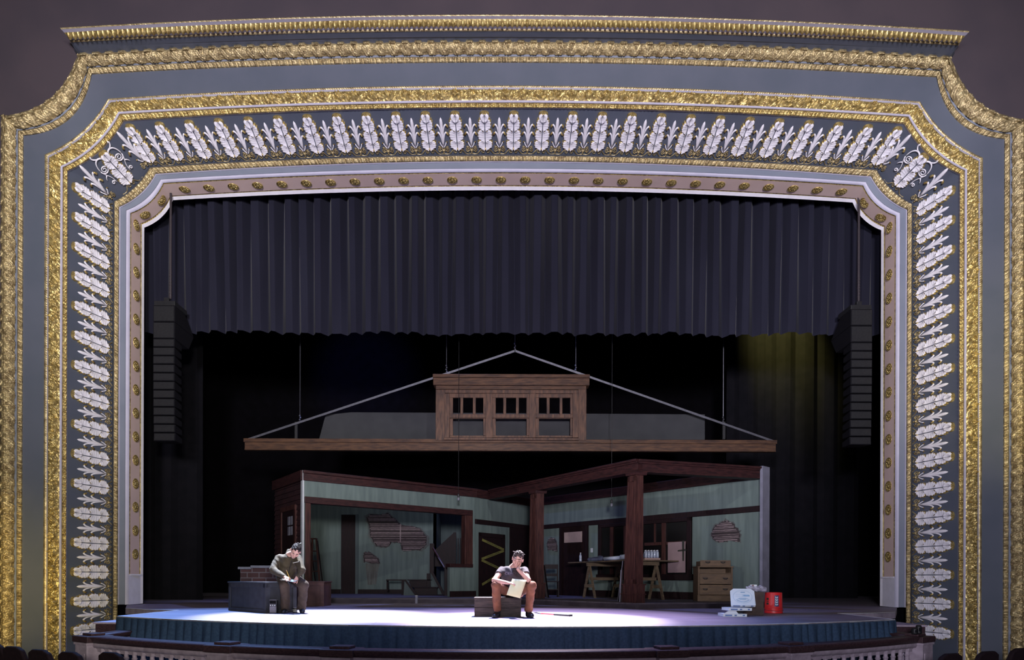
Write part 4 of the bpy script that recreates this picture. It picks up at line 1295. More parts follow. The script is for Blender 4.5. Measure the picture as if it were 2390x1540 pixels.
bm = bmesh.new(); bm_tube(bm, [P(1012, 1283, ys + .06), P(1037, 1324, ys - .54)], .012, 6); child(st, 'rail_edge', bm, M['lilac_edge'])
bm = bmesh.new(); rect(bm, 1058, 1242, 1064, 1318, ys + 1.0, .1); rect(bm, 1012, 1318, 1100, 1322, ys + .9, .2)
for x in range(1068, 1098, 6): rect(bm, x, 1256, x + 2.2, 1318, ys + 1.0, .04)
child(st, 'upper_balustrade', bm, M['dark_wood'])
bm = bmesh.new(); a_ = [P(x, y, ys + 1.05) for x, y in ((1014, 1318), (1014, 1284), (1058, 1244), (1058, 1318))]; bm_prism(bm, a_, Vector((0, .05, 0))); child(st, 'upper_panel', bm, M['dark_wood'])
bn = thing('wall_shelf', 'dark narrow shelf table left of the stair under the broken plaster', 'table', P(920, 1392, 20.4))
bm = bmesh.new(); rect(bm, 901, 1352, 944, 1355, 20.2, .5); child(bn, 'table_top', bm, M['dark_wood'])
for x in (937,): 
    bm = bmesh.new(); rect(bm, x, 1355, x + 6, 1389, 20.2, .12); child(bn, 'leg', bm, M['dark_wood'])
bm = bmesh.new(); rect(bm, 902, 1355, 906, 1378, 20.6, .1); child(bn, 'leg', bm, M['dark_wood'])

# --- beams and columns of the porch
def bar(bm, A, B, w, z0, z1):
    A = Vector((A[0], A[1], 0)); B = Vector((B[0], B[1], 0)); d = (B - A).normalized(); n = Vector((d.y, -d.x, 0)) * w / 2
    bm_prism(bm, [A - n + Vector((0, 0, z0)), B - n + Vector((0, 0, z0)), B + n + Vector((0, 0, z0)), A + n + Vector((0, 0, z0))], Vector((0, 0, z1 - z0)))


K0 = G(1483, 14.2); K1 = G(1250, 17.3); K2 = G(1140, 19.3); K3 = G(1771, 15.25)
bmw = .26
def beam(A, B, lab):
    t = thing('porch_beam', lab, 'beam', ((A[0] + B[0]) / 2, (A[1] + B[1]) / 2, 3.04))
    bm = bmesh.new(); bar(bm, A, B, .22, 3.06, 3.22); child(t, 'beam_body', bm, M['red_wood_v' if 0 else 'red_wood'], .006)
    bm = bmesh.new(); bar(bm, A, B, .34, 3.26, 3.31); bar(bm, A, B, .28, 3.22, 3.26); child(t, 'beam_cap', bm, M['red_wood'], .006)
    bm = bmesh.new(); bar(bm, A, B, .26, 3.03, 3.06); child(t, 'soffit_strip', bm, M['red_wood'])
dL = (Vector((*K1, 0)) - Vector((*K0, 0))).normalized(); dR = (Vector((*K3, 0)) - Vector((*K0, 0))).normalized()
off = Vector((.10, .10, 0))
A_ = Vector((*K0, 0)) + dR * .13
beam((A_.x, A_.y), (K2[0] + .12, K2[1]), 'red brown porch beam running from front pillar to back wall')
B_ = Vector((*K0, 0)) + dL * .13 + dR * .1
beam((B_.x, B_.y), K3, 'dark porch beam running from front pillar to the right wall')


def pillar(K, wb, wt, wr, ztop, lab):
    K = Vector((*K, 0)); t = thing('porch_pillar', lab, 'pillar', K + dL * wb / 2 + dR * wr / 2 + Vector((0, 0, ZP)))
    def quad(w, r, z, e=0.0): return [K - dL * e - dR * e + Vector((0, 0, z)), K + dL * (w + e) - dR * e + Vector((0, 0, z)), K + dL * (w + e) + dR * (r + e) + Vector((0, 0, z)), K - dL * e + dR * (r + e) + Vector((0, 0, z))]
    def frust(bm, q0, q1):
        a = [bm.verts.new(p) for p in q0]; b = [bm.verts.new(p) for p in q1]
        bm.faces.new(a); bm.faces.new(b[::-1])
        for i in range(4): bm.faces.new((a[i], a[(i + 1) % 4], b[(i + 1) % 4], b[i]))
    zb = ZP + .42
    wz = lambda z: wb + (wt - wb) * (z - ZP) / (ztop - ZP)
    bm = bmesh.new(); frust(bm, quad(wz(zb), wr, zb, -.015), quad(wt, wr, ztop, -.015)); child(t, 'shaft', bm, M['red_wood_v'])
    bm = bmesh.new()
    fn = -(dR - dL * dR.dot(dL)).normalized()
    for sgn in (0, 1):                     # raised stiles on the lit face
        for (s0, s1) in ((0, .05), (-.05, 0)):
            pass
    def fp(s, z, e): return K + dL * s + Vector((0, 0, z)) + fn * e
    z2 = ztop - .02
    bm_prism(bm, [fp(.0, zb, .012), fp(.07, zb, .012), fp(.05, z2, .012), fp(.0, z2, .012)], -fn * .03)
    bm_prism(bm, [fp(wz(zb) - .07, zb, .012), fp(wz(zb), zb, .012), fp(wt, z2, .012), fp(wt - .05, z2, .012)], -fn * .03)
    bm_prism(bm, [fp(0, z2 - .12, .012), fp(wt + .01, z2 - .12, .012), fp(wt, z2, .012), fp(0, z2, .012)], -fn * .03)
    bm_prism(bm, [fp(0, zb, .012), fp(wz(zb), zb, .012), fp(wz(zb), zb + .1, .012), fp(0, zb + .1, .012)], -fn * .03)
    child(t, 'panel_frame', bm, M['red_wood_v'], .004)
    bm = bmesh.new(); frust(bm, quad(wb + .02, wr, ZP, .012), quad(wb, wr, zb - .03, .012)); frust(bm, quad(wb, wr, zb - .03, .03), quad(wb, wr, zb, .03)); frust(bm, quad(wb + .03, wr, ZP + .18, .03), quad(wb + .03, wr, ZP + .20, .03)); child(t, 'plinth', bm, M['red_wood_v'])
    bm = bmesh.new(); frust(bm, quad(wt, wr, ztop, .03), quad(wt, wr, ztop + .07, .04)); child(t, 'capital', bm, M['red_wood'])


pillar(K0, .38, .24, .22, 2.96, 'tapered red brown porch pillar at the front corner of the house set')
pillar(K1, .34, .24, .26, 2.96, 'darker tapered porch pillar further back behind the seated man')

# pendant bulbs
for px, y0, y1, Y, lab in ((1427.5, 1060, 1176, 17.5, 'bare pendant bulb hanging left of the front porch pillar'), (1070, 1060, 1162, 17.4, 'bare pendant bulb hanging in front of the left wall head')):
    t = thing('pendant_bulb', lab, 'lamp', P(px, y1, Y))
    bm = bmesh.new(); b = P(px, y1, Y); bm_tube(bm, [(b.x, Y, 11.5), (b.x, Y, b.z + .12)], .006, 6); child(t, 'cord', bm, M['metal_black'])
    bm = bmesh.new(); bm_lathe(bm, [(.015, .12), (.03, .10), (.03, .03), (.02, .02)], b, 10); child(t, 'socket', bm, M['metal_black'])
    bm = bmesh.new(); bm_lathe(bm, [(.015, .03), (.03, .0), (.038, -.03), (.03, -.06), (.0, -.075)], b, 12); child(t, 'bulb', bm, M['pane'], 0, True)


# ================================================================== bodies from smooth distance fields
def sdf_mesh(name, prims, vox, m, parent=None, cuts=(), noise=None, midx_fn=None, mats=None):
    """prims: (a, b, ra, rb, k) round cones, or ('e', centre, radii, k, rot) ellipsoids; negative k carves.
    cuts: (point, normal) half spaces removed on the normal side"""
    lo = np.full(3, 1e9); hi = np.full(3, -1e9)
    for p in prims:
        if p[0] == 'e': c, r = np.array(p[1]), max(p[2]); lo = np.minimum(lo, c - r); hi = np.maximum(hi, c + r)
        elif p[4] > 0:
            r = max(p[2], p[3])
            for q in (p[0], p[1]): lo = np.minimum(lo, np.array(q) - r); hi = np.maximum(hi, np.array(q) + r)
    lo -= vox * 4 + .02; hi += vox * 4 + .02
    n = np.ceil((hi - lo) / vox).astype(int) + 1
    Fd = np.full(n, 1.0, dtype=np.float32)
    ax = [lo[i] + vox * np.arange(n[i]) for i in range(3)]
    for p in prims:
        if p[0] == 'e': c = np.array(p[1]); r = np.array(p[2]); k = p[3]; l = c - r.max(); h = c + r.max()
        else: a, b = np.array(p[0], float), np.array(p[1], float); k = p[4]; rm = max(p[2], p[3]); l = np.minimum(a, b) - rm; h = np.maximum(a, b) + rm
        mg = abs(k) * 1.6 + vox * 3 + .03
        i0 = np.clip(((l - mg - lo) / vox).astype(int), 0, n - 1); i1 = np.clip(((h + mg - lo) / vox).astype(int) + 2, 1, n)
        X, Y, Z = np.meshgrid(ax[0][i0[0]:i1[0]], ax[1][i0[1]:i1[1]], ax[2][i0[2]:i1[2]], indexing='ij')
        if p[0] == 'e':
            q = np.stack([X - c[0], Y - c[1], Z - c[2]], -1)
            if len(p) > 4 and p[4] is not None: q = q @ np.array(p[4].to_3x3())
            qq = q / r; l1 = np.linalg.norm(qq, axis=-1); l2 = np.linalg.norm(qq / r, axis=-1)
            d = l1 * (l1 - 1) / (l2 + 1e-6)
        else:
            ba = b - a; L2 = ba @ ba + 1e-12
            t = np.clip(((X - a[0]) * ba[0] + (Y - a[1]) * ba[1] + (Z - a[2]) * ba[2]) / L2, 0, 1)
            d = np.sqrt((X - a[0] - t * ba[0]) ** 2 + (Y - a[1] - t * ba[1]) ** 2 + (Z - a[2] - t * ba[2]) ** 2) - (p[2] + (p[3] - p[2]) * t)
        S = Fd[i0[0]:i1[0], i0[1]:i1[1], i0[2]:i1[2]]
        if k > 0:
            hh = np.clip(.5 + .5 * (S - d) / k, 0, 1); S[...] = S + (d - S) * hh - k * hh * (1 - hh)
        else:
            kk = -k; d = -d
            hh = np.clip(.5 - .5 * (S - d) / kk, 0, 1); S[...] = S + (d - S) * hh + kk * hh * (1 - hh)
    if cuts or noise:
        X, Y, Z = np.meshgrid(*ax, indexing='ij')
        if noise: Fd += noise(X, Y, Z).astype(np.float32)
        for pt, nn in cuts:
            nn = Vector(nn).normalized(); Fd = np.maximum(Fd, (X - pt[0]) * nn.x + (Y - pt[1]) * nn.y + (Z - pt[2]) * nn.z)
    # surface nets
    ins = Fd < 0
    cnt = np.zeros(n - 1, dtype=np.int32)
    for dx in (0, 1):
        for dy in (0, 1):
            for dz in (0, 1): cnt += ins[dx:n[0] - 1 + dx, dy:n[1] - 1 + dy, dz:n[2] - 1 + dz]
    act = (cnt > 0) & (cnt < 8)
    cell = np.argwhere(act); vid = np.full(n - 1, -1, dtype=np.int32); vid[act] = np.arange(len(cell))
    acc = np.zeros((len(cell), 3)); wsum = np.zeros(len(cell))
    corners = [(i, j, k) for i in (0, 1) for j in (0, 1) for k in (0, 1)]
    for c0 in corners:
        for axi in range(3):
            if c0[axi]: continue
            c1 = list(c0); c1[axi] = 1
            f0 = Fd[cell[:, 0] + c0[0], cell[:, 1] + c0[1], cell[:, 2] + c0[2]]; f1 = Fd[cell[:, 0] + c1[0], cell[:, 1] + c1[1], cell[:, 2] + c1[2]]
            s = (f0 < 0) != (f1 < 0); t = f0 / (f0 - f1 + 1e-12)
            pt = cell + np.array(c0); pt = pt.astype(float); pt[:, axi] += t
            acc[s] += pt[s]; wsum[s] += 1
    V = lo + vox * (acc / wsum[:, None])
    faces = []
    for axi in range(3):
        o1, o2 = [(1, 2), (2, 0), (0, 1)][axi]
        sl0 = [slice(None)] * 3; sl1 = [slice(None)] * 3
        sl0[axi] = slice(0, n[axi] - 1); sl1[axi] = slice(1, n[axi])
        a_, b_ = ins[tuple(sl0)], ins[tuple(sl1)]
        e = np.argwhere(a_ != b_)
        e = e[(e[:, o1] > 0) & (e[:, o2] > 0) & (e[:, o1] < n[o1] - 1) & (e[:, o2] < n[o2] - 1)]
        def g(d1, d2):
            q = e.copy(); q[:, o1] -= d1; q[:, o2] -= d2; return vid[q[:, 0], q[:, 1], q[:, 2]]
        q = np.stack([g(1, 1), g(0, 1), g(0, 0), g(1, 0)], 1)
        fl = a_[e[:, 0], e[:, 1], e[:, 2]]
        q[~fl] = q[~fl][:, ::-1]
        faces.append(q)
    faces = np.concatenate(faces); faces = faces[(faces >= 0).all(1)]
    return mesh_np(name, V, faces, m, parent, True)


def rc(a, b, ra, rb=None, k=.02): return (tuple(a), tuple(b), ra, ra if rb is None else rb, k)


def hand(prims, w, d, up, size=.19, curl=.5, spread=1.0, thumb=1):
    """palm at wrist w pointing along d, back of the hand towards up"""
    d = Vector(d).normalized(); up = Vector(up); up = (up - d * up.dot(d)).normalized(); s = d.cross(up)
    w = Vector(w); pl_ = size * .48
    for k in (-1.2, -.4, .4, 1.2): prims.append(rc(w + d * .01 + s * k * .011, w + d * pl_ + s * k * .017, .016, .013, .012))
    for k, L in ((-1.5, .80), (-.5, .95), (.5, 1.0), (1.5, .90)):
        p = w + d * pl_ + s * k * .0165; ang = .15
        dd = (d + s * k * .06 * spread).normalized()
        for seg, ln in enumerate((.40, .33, .27)):
            q = p + (dd * math.cos(ang) - up * math.sin(ang)) * (size * .46 * L * ln)
            prims.append(rc(p, q, .0095 - .001 * seg, .0085 - .001 * seg, .006)); p = q; ang += curl
    p = w + d * pl_ * .3 - s * thumb * .022; dd = (d * .75 - s * thumb * .65 - up * .25).normalized()
    for ln, r in ((.045, .0125), (.034, .010), (.026, .009)):
        q = p + dd * ln; prims.append(rc(p, q, r, r * .9, .008)); p = q; dd = (dd + d * .35 - up * .2 * curl).normalized()


M['skin'] = mat('fair_skin', (0.52, 0.30, 0.23), (0.46, 0.25, 0.19), 0.5, 0, 12)
M['hair'] = mat('dark_brown_hair', (0.045, 0.028, 0.020), (0.020, 0.013, 0.010), 0.7, 0, 40, (1, 1, .3), bump=.3, bscale=120)
M['hair2'] = mat('black_tied_hair', (0.022, 0.016, 0.015), (0.010, 0.008, 0.008), 0.7, 0, 40, (1, 1, .3), bump=.3, bscale=120, spec=.1)
M['lip'] = mat('lips', (0.36, 0.14, 0.12), None, 0.5, 0, 10)
M['tee'] = mat('dark_grey_tshirt', (0.042, 0.034, 0.039), (0.030, 0.024, 0.028), 0.9, 0, 14, bump=.3, bscale=18)
M['print'] = mat('faded_mauve_print', (0.10, 0.072, 0.085), None, 0.9, 0, 20)
M['canvas'] = mat('rust_brown_work_trousers', (0.185, 0.066, 0.030), (0.12, 0.044, 0.022), 0.85, 0, 9, bump=.35, bscale=14)
M['boot'] = mat('black_leather_boots', (0.012, 0.011, 0.014), (0.02, 0.018, 0.022), 0.4, 0, 20)
M['olive'] = mat('olive_brown_jacket', (0.056, 0.041, 0.021), (0.034, 0.025, 0.013), 0.85, 0, 9, bump=.4, bscale=14)
M['brown_tr'] = mat('brown_trousers', (0.060, 0.038, 0.025), (0.038, 0.024, 0.017), 0.85, 0, 9, bump=.35, bscale=12)
M['yellow_paper'] = mat('pale_yellow_paper', (0.80, 0.76, 0.45), (0.72, 0.66, 0.36), 0.7, 0, 5)
M['white_paper'] = mat('white_paper', (0.82, 0.82, 0.78), None, 0.7, 0, 5)
M['pencil'] = mat('yellow_pencil_paint', (0.65, 0.40, 0.06), None, 0.4, 0, 5)
M['crate_wood'] = mat('weathered_crate_boards', (0.060, 0.044, 0.036), (0.026, 0.020, 0.018), 0.8, 0, 4, (2, 2, 12), bump=.3, bscale=12, detail=8)


def crease(f=26., a=.006):
    return lambda X, Y, Z: a * (np.sin(f * (X + .6 * Z) + 3 * np.sin(9 * Z + 5 * X)) * np.sin(f * .7 * (Z - .4 * Y) + 2 * np.sin(11 * X)) + .6 * np.abs(np.sin(f * 1.3 * (Z + .5 * X - .3 * Y) + 2.5 * np.sin(13 * Y + 7 * X))))


def head_prims(c, R, s=1.0):
    """head centred at c; R columns: right of face x, face forward -y, up z"""
    def T(x, y, z): return Vector(c) + R @ (Vector((x, y, z)) * s)
    r4 = R.to_4x4()
    p = [('e', T(0, .012, .03), (.077 * s, .097 * s, .090 * s), .02, r4), ('e', T(0, -.022, -.035), (.060 * s, .070 * s, .078 * s), .03, r4),
         rc(T(0, -.062, -.088), T(0, -.058, -.095), .026 * s, .026 * s, .03),
         rc(T(0, -.088, .018), T(0, -.106, -.028), .009 * s, .015 * s, .012), rc(T(-.012, -.092, -.034), T(.012, -.092, -.034), .011 * s, .011 * s, .008),
         rc(T(-.045, -.075, .028), T(-.012, -.092, .026), .010 * s, .010 * s, .012), rc(T(.045, -.075, .028), T(.012, -.092, .026), .010 * s, .010 * s, .012),
         rc(T(-.046, -.062, -.022), T(-.042, -.055, -.03), .022 * s, .02 * s, .025), rc(T(.046, -.062, -.022), T(.042, -.055, -.03), .022 * s, .02 * s, .025),
         rc(T(-.017, -.086, -.062), T(.017, -.086, -.062), .0095 * s, .0095 * s, .01), rc(T(-.014, -.084, -.074), T(.014, -.084, -.074), .010 * s, .010 * s, .01)]
    for e in (-1, 1):
        p.append(('e', T(.080 * e, .012, -.008), (.011 * s, .020 * s, .032 * s), .008, r4))
        p.append(rc(T(.031 * e, -.094, .006), T(.034 * e, -.092, .006), .012 * s, .012 * s, -.012))
    return p, T


def face_parts(par, T, s, hairm):
    for e in (-1, 1):
        bm = bmesh.new(); bm_tube(bm, [T(.050 * e, -.080, .030), T(.032 * e, -.094, .036), (T(.014 * e, -.099, .031))], [.003, .0055, .004], 6); obj('eyebrow', bm, hairm, par, True)
        bm = bmesh.new(); bm_tube(bm, [T(.046 * e, -.078, .003), T(.032 * e, -.086, -.001), T(.018 * e, -.085, .002)], [.002, .004, .002], 6); obj('eyelashes', bm, hairm, par, True)
    bm = bmesh.new(); bm_tube(bm, [T(-.024, -.089, -.069), T(0, -.0975, -.0675), T(.024, -.089, -.069)], [.002, .004, .002], 6); obj('mouth', bm, M['lip'], par, True)


def basis(fwd, up):
    f = Vector(fwd).normalized(); u = Vector(up); u = (u - f * u.dot(f)).normalized(); r = f.cross(u)
    # columns: x = right of face as worn (towards the figure's left hand when looking out), -y = forward
    return Matrix((-r, -f, u)).transposed() if (-r).cross(-f).dot(u) > 0 else Matrix((r, -f, u)).transposed()


# ------------------------------------------------------------------ seated man in the centre
cy0 = 11.02
crate_z = .33
cr0, cr1 = P(1107.5, 1420, 11.05).x, P(1216, 1420, 11.05).x
t = thing('wooden_crate', 'weathered wooden crate the man in the tshirt sits on', 'crate', ((cr0 + cr1) / 2, 11.2, 0.002))
hw_ = (cr1 - cr0) / 2
bm = bmesh.new(); bm_box(bm, -hw_, hw_, -.2, .2, 0, .31); obj('box_body', bm, M['crate_wood'], t, bevel=.006)
bm = bmesh.new(); bm_box(bm, -hw_ - .008, hw_ + .008, -.21, .21, .31, .33); obj('top_board', bm, M['crate_wood'], t, bevel=.004)
bm = bmesh.new(); bm_box(bm, -.02, .02, -.212, -.2, 0, .31); bm_box(bm, -hw_, hw_, -.212, -.2, .15, .158); obj('seam_batten', bm, M['dark_wood'], t)

Q = lambda px, py, y: P(px, py, y)
man = thing('person', 'man in dark tshirt and rust trousers sitting on the crate, cheek in hand', 'person', (P(1199, 1400, 11.2).x, 11.15, .33))
hc = Q(1208.5, 1305, 10.90)
Rh = basis((-.16, -1, -.42), (.22, -.3, 1))
hp, TH = head_prims(hc, Rh, 1.12)
neck0 = Q(1197, 1324, 11.05); pel = Vector((P(1199, 1385, 11.2).x, 11.24, .45)); chest = Q(1196, 1345, 11.06)
shL, shR = Q(1171, 1331, 11.04), Q(1224, 1332, 11.04)          # image left / right
elL, elR = Q(1153.5, 1354, 10.80), Q(1233, 1353, 10.78)
wrL, wrR = Q(1184, 1360, 10.66), Q(1208.5, 1328, 10.78)
hipL, hipR = pel + Vector((-.10, -.02, -.02)), pel + Vector((.10, -.02, -.02))
knL, knR = Q(1157.5, 1367, 10.78), Q(1241, 1367, 10.78)
anL, anR = Q(1160.5, 1424, 10.90), Q(1234, 1425, 10.90)
body = list(hp)
body += [rc(neck0, TH(0, .03, -.07), .058, .056, .03), rc(chest, neck0 + Vector((0, 0, -.03)), .105, .07, .05), rc(pel, chest, .12, .11, .05),
         rc(shL, shR, .05, .05, .04), rc(shL, elL, .052, .042, .02), rc(elL, wrL, .043, .029, .015), rc(shR, elR, .052, .042, .02), rc(elR, wrR, .043, .029, .015),
         rc(hipL, knL, .075, .055, .03), rc(knL, anL, .05, .035, .02), rc(hipR, knR, .075, .055, .03), rc(knR, anR, .05, .035, .02)]
hd = []
hand(hd, wrL, (Q(1200, 1361, 10.60) - wrL), (0.1, -.5, 1), .18, .45, 1, 1)
hand(hd, wrR, (TH(.070, -.05, .02) - wrR), (.75, .25, -.1), .18, .12, 1.2, -1)
sdf_mesh('body', body + hd, .0065, M['skin'], man).matrix_parent_inverse = man.matrix_basis.inverted()
BODY = man.children[0]
def mchild(par, root):
    par.matrix_parent_inverse = root.matrix_basis.inverted(); return par
face_parts(BODY, TH, 1.1, M['hair'])
# short tousled hair
hp_ = [('e', TH(0, .020, .040), (.0925, .113, .104), .01, Rh.to_4x4()), ('e', TH(0, -.125, -.01), (.12, .085, .085), -.010, Rh.to_4x4()), rc(TH(-.085, -.02, -.06), TH(-.085, -.04, -.10), .06, .07, -.01), rc(TH(.085, -.02, -.06), TH(.085, -.04, -.10), .06, .07, -.01), rc(TH(-.05, .10, -.12), TH(.05, .10, -.12), .06, .06, -.02), rc(TH(-.04, .0, -.13), TH(.04, .0, -.13), .09, .09, -.01)]
for k in range(16):
    a = rng.uniform(-.9, .9); p = TH(.066 * a, -.070 + .035 * a * a, .088 + rng.uniform(-.008, .012)); q = p + Rh @ Vector((rng.normal(0, .010), -.006, .022)); hp_.append(rc(p, q, .010, .004, .006))
for k in range(60):
    a = rng.uniform(-1, 1); b = rng.uniform(-.9, 1)
    p = TH(.07 * a, -.03 + .08 * b * .8, .105 + .03 * (1 - a * a) - .03 * b * b); q = p + Rh @ Vector((rng.normal(0, .018), -.012 + rng.normal(0, .014), .022))
    hp_.append(rc(p, q, .013, .004, .006))
mchild(sdf_mesh('hair', hp_, .006, M['hair'], man, noise=crease(110, .0045)), man)
# t-shirt
ts = [rc(pel + Vector((0, .0, -.02)), chest, .150, .150, .06), rc(chest, neck0 + Vector((0, .01, -.05)), .150, .085, .06), rc(shL + Vector((.02, 0, .0)), shR + Vector((-.02, 0, 0)), .066, .066, .05),
      rc(shL, shL.lerp(elL, .62), .070, .070, .03), rc(shR, shR.lerp(elR, .62), .070, .070, .03), rc(chest + Vector((-.07, .02, .0)), chest + Vector((.07, .02, .0)), .13, .13, .05)]
def sleeve(sh, el): return (sh.lerp(el, .60), (el - sh))
mchild(sdf_mesh('tshirt', ts + [rc(neck0 + Vector((0, -.02, .03)), neck0 + Vector((0, -.05, .12)), .066, .09, -.015), rc(shL.lerp(elL, .66), elL, .09, .14, -.006), rc(shR.lerp(elR, .66), elR, .09, .14, -.006)], .009, M['tee'], man, noise=crease(30, .007)), man)
# rust trousers
tr = [rc(pel + Vector((-.05, .03, 0)), pel + Vector((.05, .03, 0)), .145, .145, .05), rc(hipL, knL, .098, .078, .04), rc(hipR, knR, .098, .078, .04), rc(knL, anL + Vector((0, 0, .03)), .076, .072, .03), rc(knR, anR + Vector((0, 0, .03)), .076, .072, .03)]
TRO = mchild(sdf_mesh('trousers', tr, .009, M['canvas'], man, cuts=[((0, 0, .345), (0, 0, -1))] if False else [((0, 0, .095), (0, 0, -1)), ], noise=crease(34, .006)), man)
for an, sx in ((anL, -1), (anR, 1)):
    sh = [rc(an + Vector((0, .04, -.0)), (an.x, an.y + .05, .045), .056, .050, .03), rc((an.x, an.y + .06, .04), (an.x + .035 * sx, an.y - .13, .036), .046, .044, .03), rc((an.x + .03 * sx, an.y - .10, .038), (an.x + .045 * sx, an.y - .19, .032), .048, .038, .03)]
    so = mchild(sdf_mesh('boot', sh, .008, M['boot'], man, cuts=[((0, 0, .004), (0, 0, -1))]), man)
# faded print on the chest
for body_, dz, h in (('CERO', .02, .062),):
    me = text_mesh(body_, h); me.materials.append(M['print'])
    o = bpy.data.objects.new('shirt_print', me); COL.objects.link(o); o.parent = man
    c = Q(1191, 1338.5, 10.855)
    o.matrix_parent_inverse = man.matrix_basis.inverted()
    o.matrix_basis = Matrix.Translation(c) @ Matrix.Rotation(math.radians(62), 4, 'X') @ Matrix.Diagonal((1.15, 1, 1, 1))
# yellow sheet held in the hand
sh_ = [Q(1196, 1350.5, 10.64), Q(1229, 1353.5, 10.72), Q(1214, 1396, 10.60), Q(1182, 1388, 10.55)]
bm = bmesh.new()
n_ = 8; grid = [[None] * (n_ + 1) for _ in range(n_ + 1)]
for i in range(n_ + 1):
    for j in range(n_ + 1):
        u, v = i / n_, j / n_
        p = (sh_[0] * (1 - u) + sh_[1] * u) * (1 - v) + (sh_[3] * (1 - u) + sh_[2] * u) * v
        grid[i][j] = bm.verts.new(p + Vector((0, -.03 * math.sin(PI * u) - .015 * math.sin(PI * v), 0)))
for i in range(n_):
    for j in range(n_): bm.faces.new((grid[i][j], grid[i + 1][j], grid[i + 1][j + 1], grid[i][j + 1]))
pa = obj('paper_sheet', bm, M['yellow_paper'], None, True); so = pa.modifiers.new('thick', 'SOLIDIFY'); so.thickness = .002
tag(pa, 'pale yellow paper sheet in the right hand of the man on the crate', 'paper')
# red handled bolt cutter on the floor
p0, p1 = PF(1250, 1431, .02), PF(1333, 1436.5, .02)
t = thing('bolt_cutter', 'red handled bolt cutter lying on the floor by the boots', 'tool', (p0.x, p0.y, 0.002)); d_ = p1 - p0; L_ = d_.length; t.rotation_euler = (0, 0, math.atan2(d_.y, d_.x))
for s in (-1, 1):
    bm = bmesh.new(); bm_tube(bm, [(.16, .012 * s, .02), (.26, .03 * s, .022), (.52, .022 * s, .02)], .011, 8); obj('handle', bm, mat('red_enamel%d' % s, (0.55, 0.03, 0.05), None, .4) if s < 0 else bpy.data.materials['red_enamel-1'], t)
    bm = bmesh.new(); bm_tube(bm, [(.52, .022 * s, .02), (L_ - .05, .02 * s, .02), (L_, .02 * s, .022)], [.015, .016, .019], 8); obj('grip', bm, M['metal_black'], t)
    bm = bmesh.new(); bm_tube(bm, [(.17, .008 * s, .02), (.10, .03 * s, .03), (.02, .014 * s, .03), (-.02, .03 * s, .035)], [.014, .018, .016, .006], 8); obj('jaw', bm, M['steel'], t)

# ------------------------------------------------------------------ bench, brick pier and the writer on the left
M['bench_blk'] = mat('dark_slate_painted_panel', (0.040, 0.042, 0.050), (0.028, 0.029, 0.036), 0.6, 0, 6, spec=.2)
M['bench_red'] = mat('reddish_brown_panel', (0.095, 0.042, 0.040), (0.065, 0.029, 0.029), 0.6, 0, 6)
ZBN = .578
a0, a1 = PF(535, 1424.5), PF(620.5, 1431)
dv = (a1 - a0).normalized(); nv = Vector((-dv.y, dv.x, 0)); Lb = (a1 - a0).length
t = thing('storage_bench', 'dark panelled storage bench under the person writing', 'bench', a0)
t.rotation_euler = (0, 0, math.atan2(dv.y, dv.x)); t.location.z = .002
bm = bmesh.new(); bm_box(bm, 0, Lb, 0, .62, 0, ZBN - .03); obj('body', bm, M['bench_blk'], t)
bm = bmesh.new()
for b_ in ((0, .08, -.018, 0, .05, ZBN - .03), (Lb - .08, Lb + .018, -.018, 0, .05, ZBN - .03), (0, Lb, -.018, 0, ZBN - .11, ZBN - .03), (-.0, Lb + .018, -.022, 0, 0, .07), (Lb, Lb + .018, 0, .08, .07, ZBN - .03), (Lb, Lb + .018, .54, .62, .07, ZBN - .03), (Lb, Lb + .018, 0, .62, ZBN - .11, ZBN - .03), (Lb, Lb + .022, 0, .62, 0, .07)): bm_box(bm, *b_)
obj('panel_frame', bm, M['bench_blk'], t, bevel=.005)
bm = bmesh.new(); bm_box(bm, -.02, Lb + .03, -.03, .64, ZBN - .03, ZBN); obj('seat_board', bm, M['bench_blk'], t, bevel=.006)
ra, rb_ = G(678, 14.9), G(756.5, 14.9)
t = thing('panelled_chest', 'reddish brown panelled chest behind the legs of the person writing', 'chest', (ra[0], 14.9, .002))
w_ = rb_[0] - ra[0]
bm = bmesh.new(); bm_box(bm, 0, w_, 0, .6, 0, ZBN - .03); obj('body', bm, M['bench_red'], t)
bm = bmesh.new(); bm_box(bm, 0, .08, -.015, 0, .05, ZBN - .1); bm_box(bm, .13, .19, -.015, 0, .05, ZBN - .1); bm_box(bm, w_ - .09, w_, -.015, 0, .05, ZBN - .1); bm_box(bm, -.004, w_ + .004, -.018, 0, ZBN - .1, ZBN - .03); bm_box(bm, -.006, w_ + .006, -.022, 0, 0, .05); obj('panel_frame', bm, M['bench_red'], t, bevel=.004)
bm = bmesh.new(); bm_box(bm, -.02, w_ + .02, -.03, .62, ZBN - .03, ZBN); obj('lid', bm, M['bench_red'], t, bevel=.005)
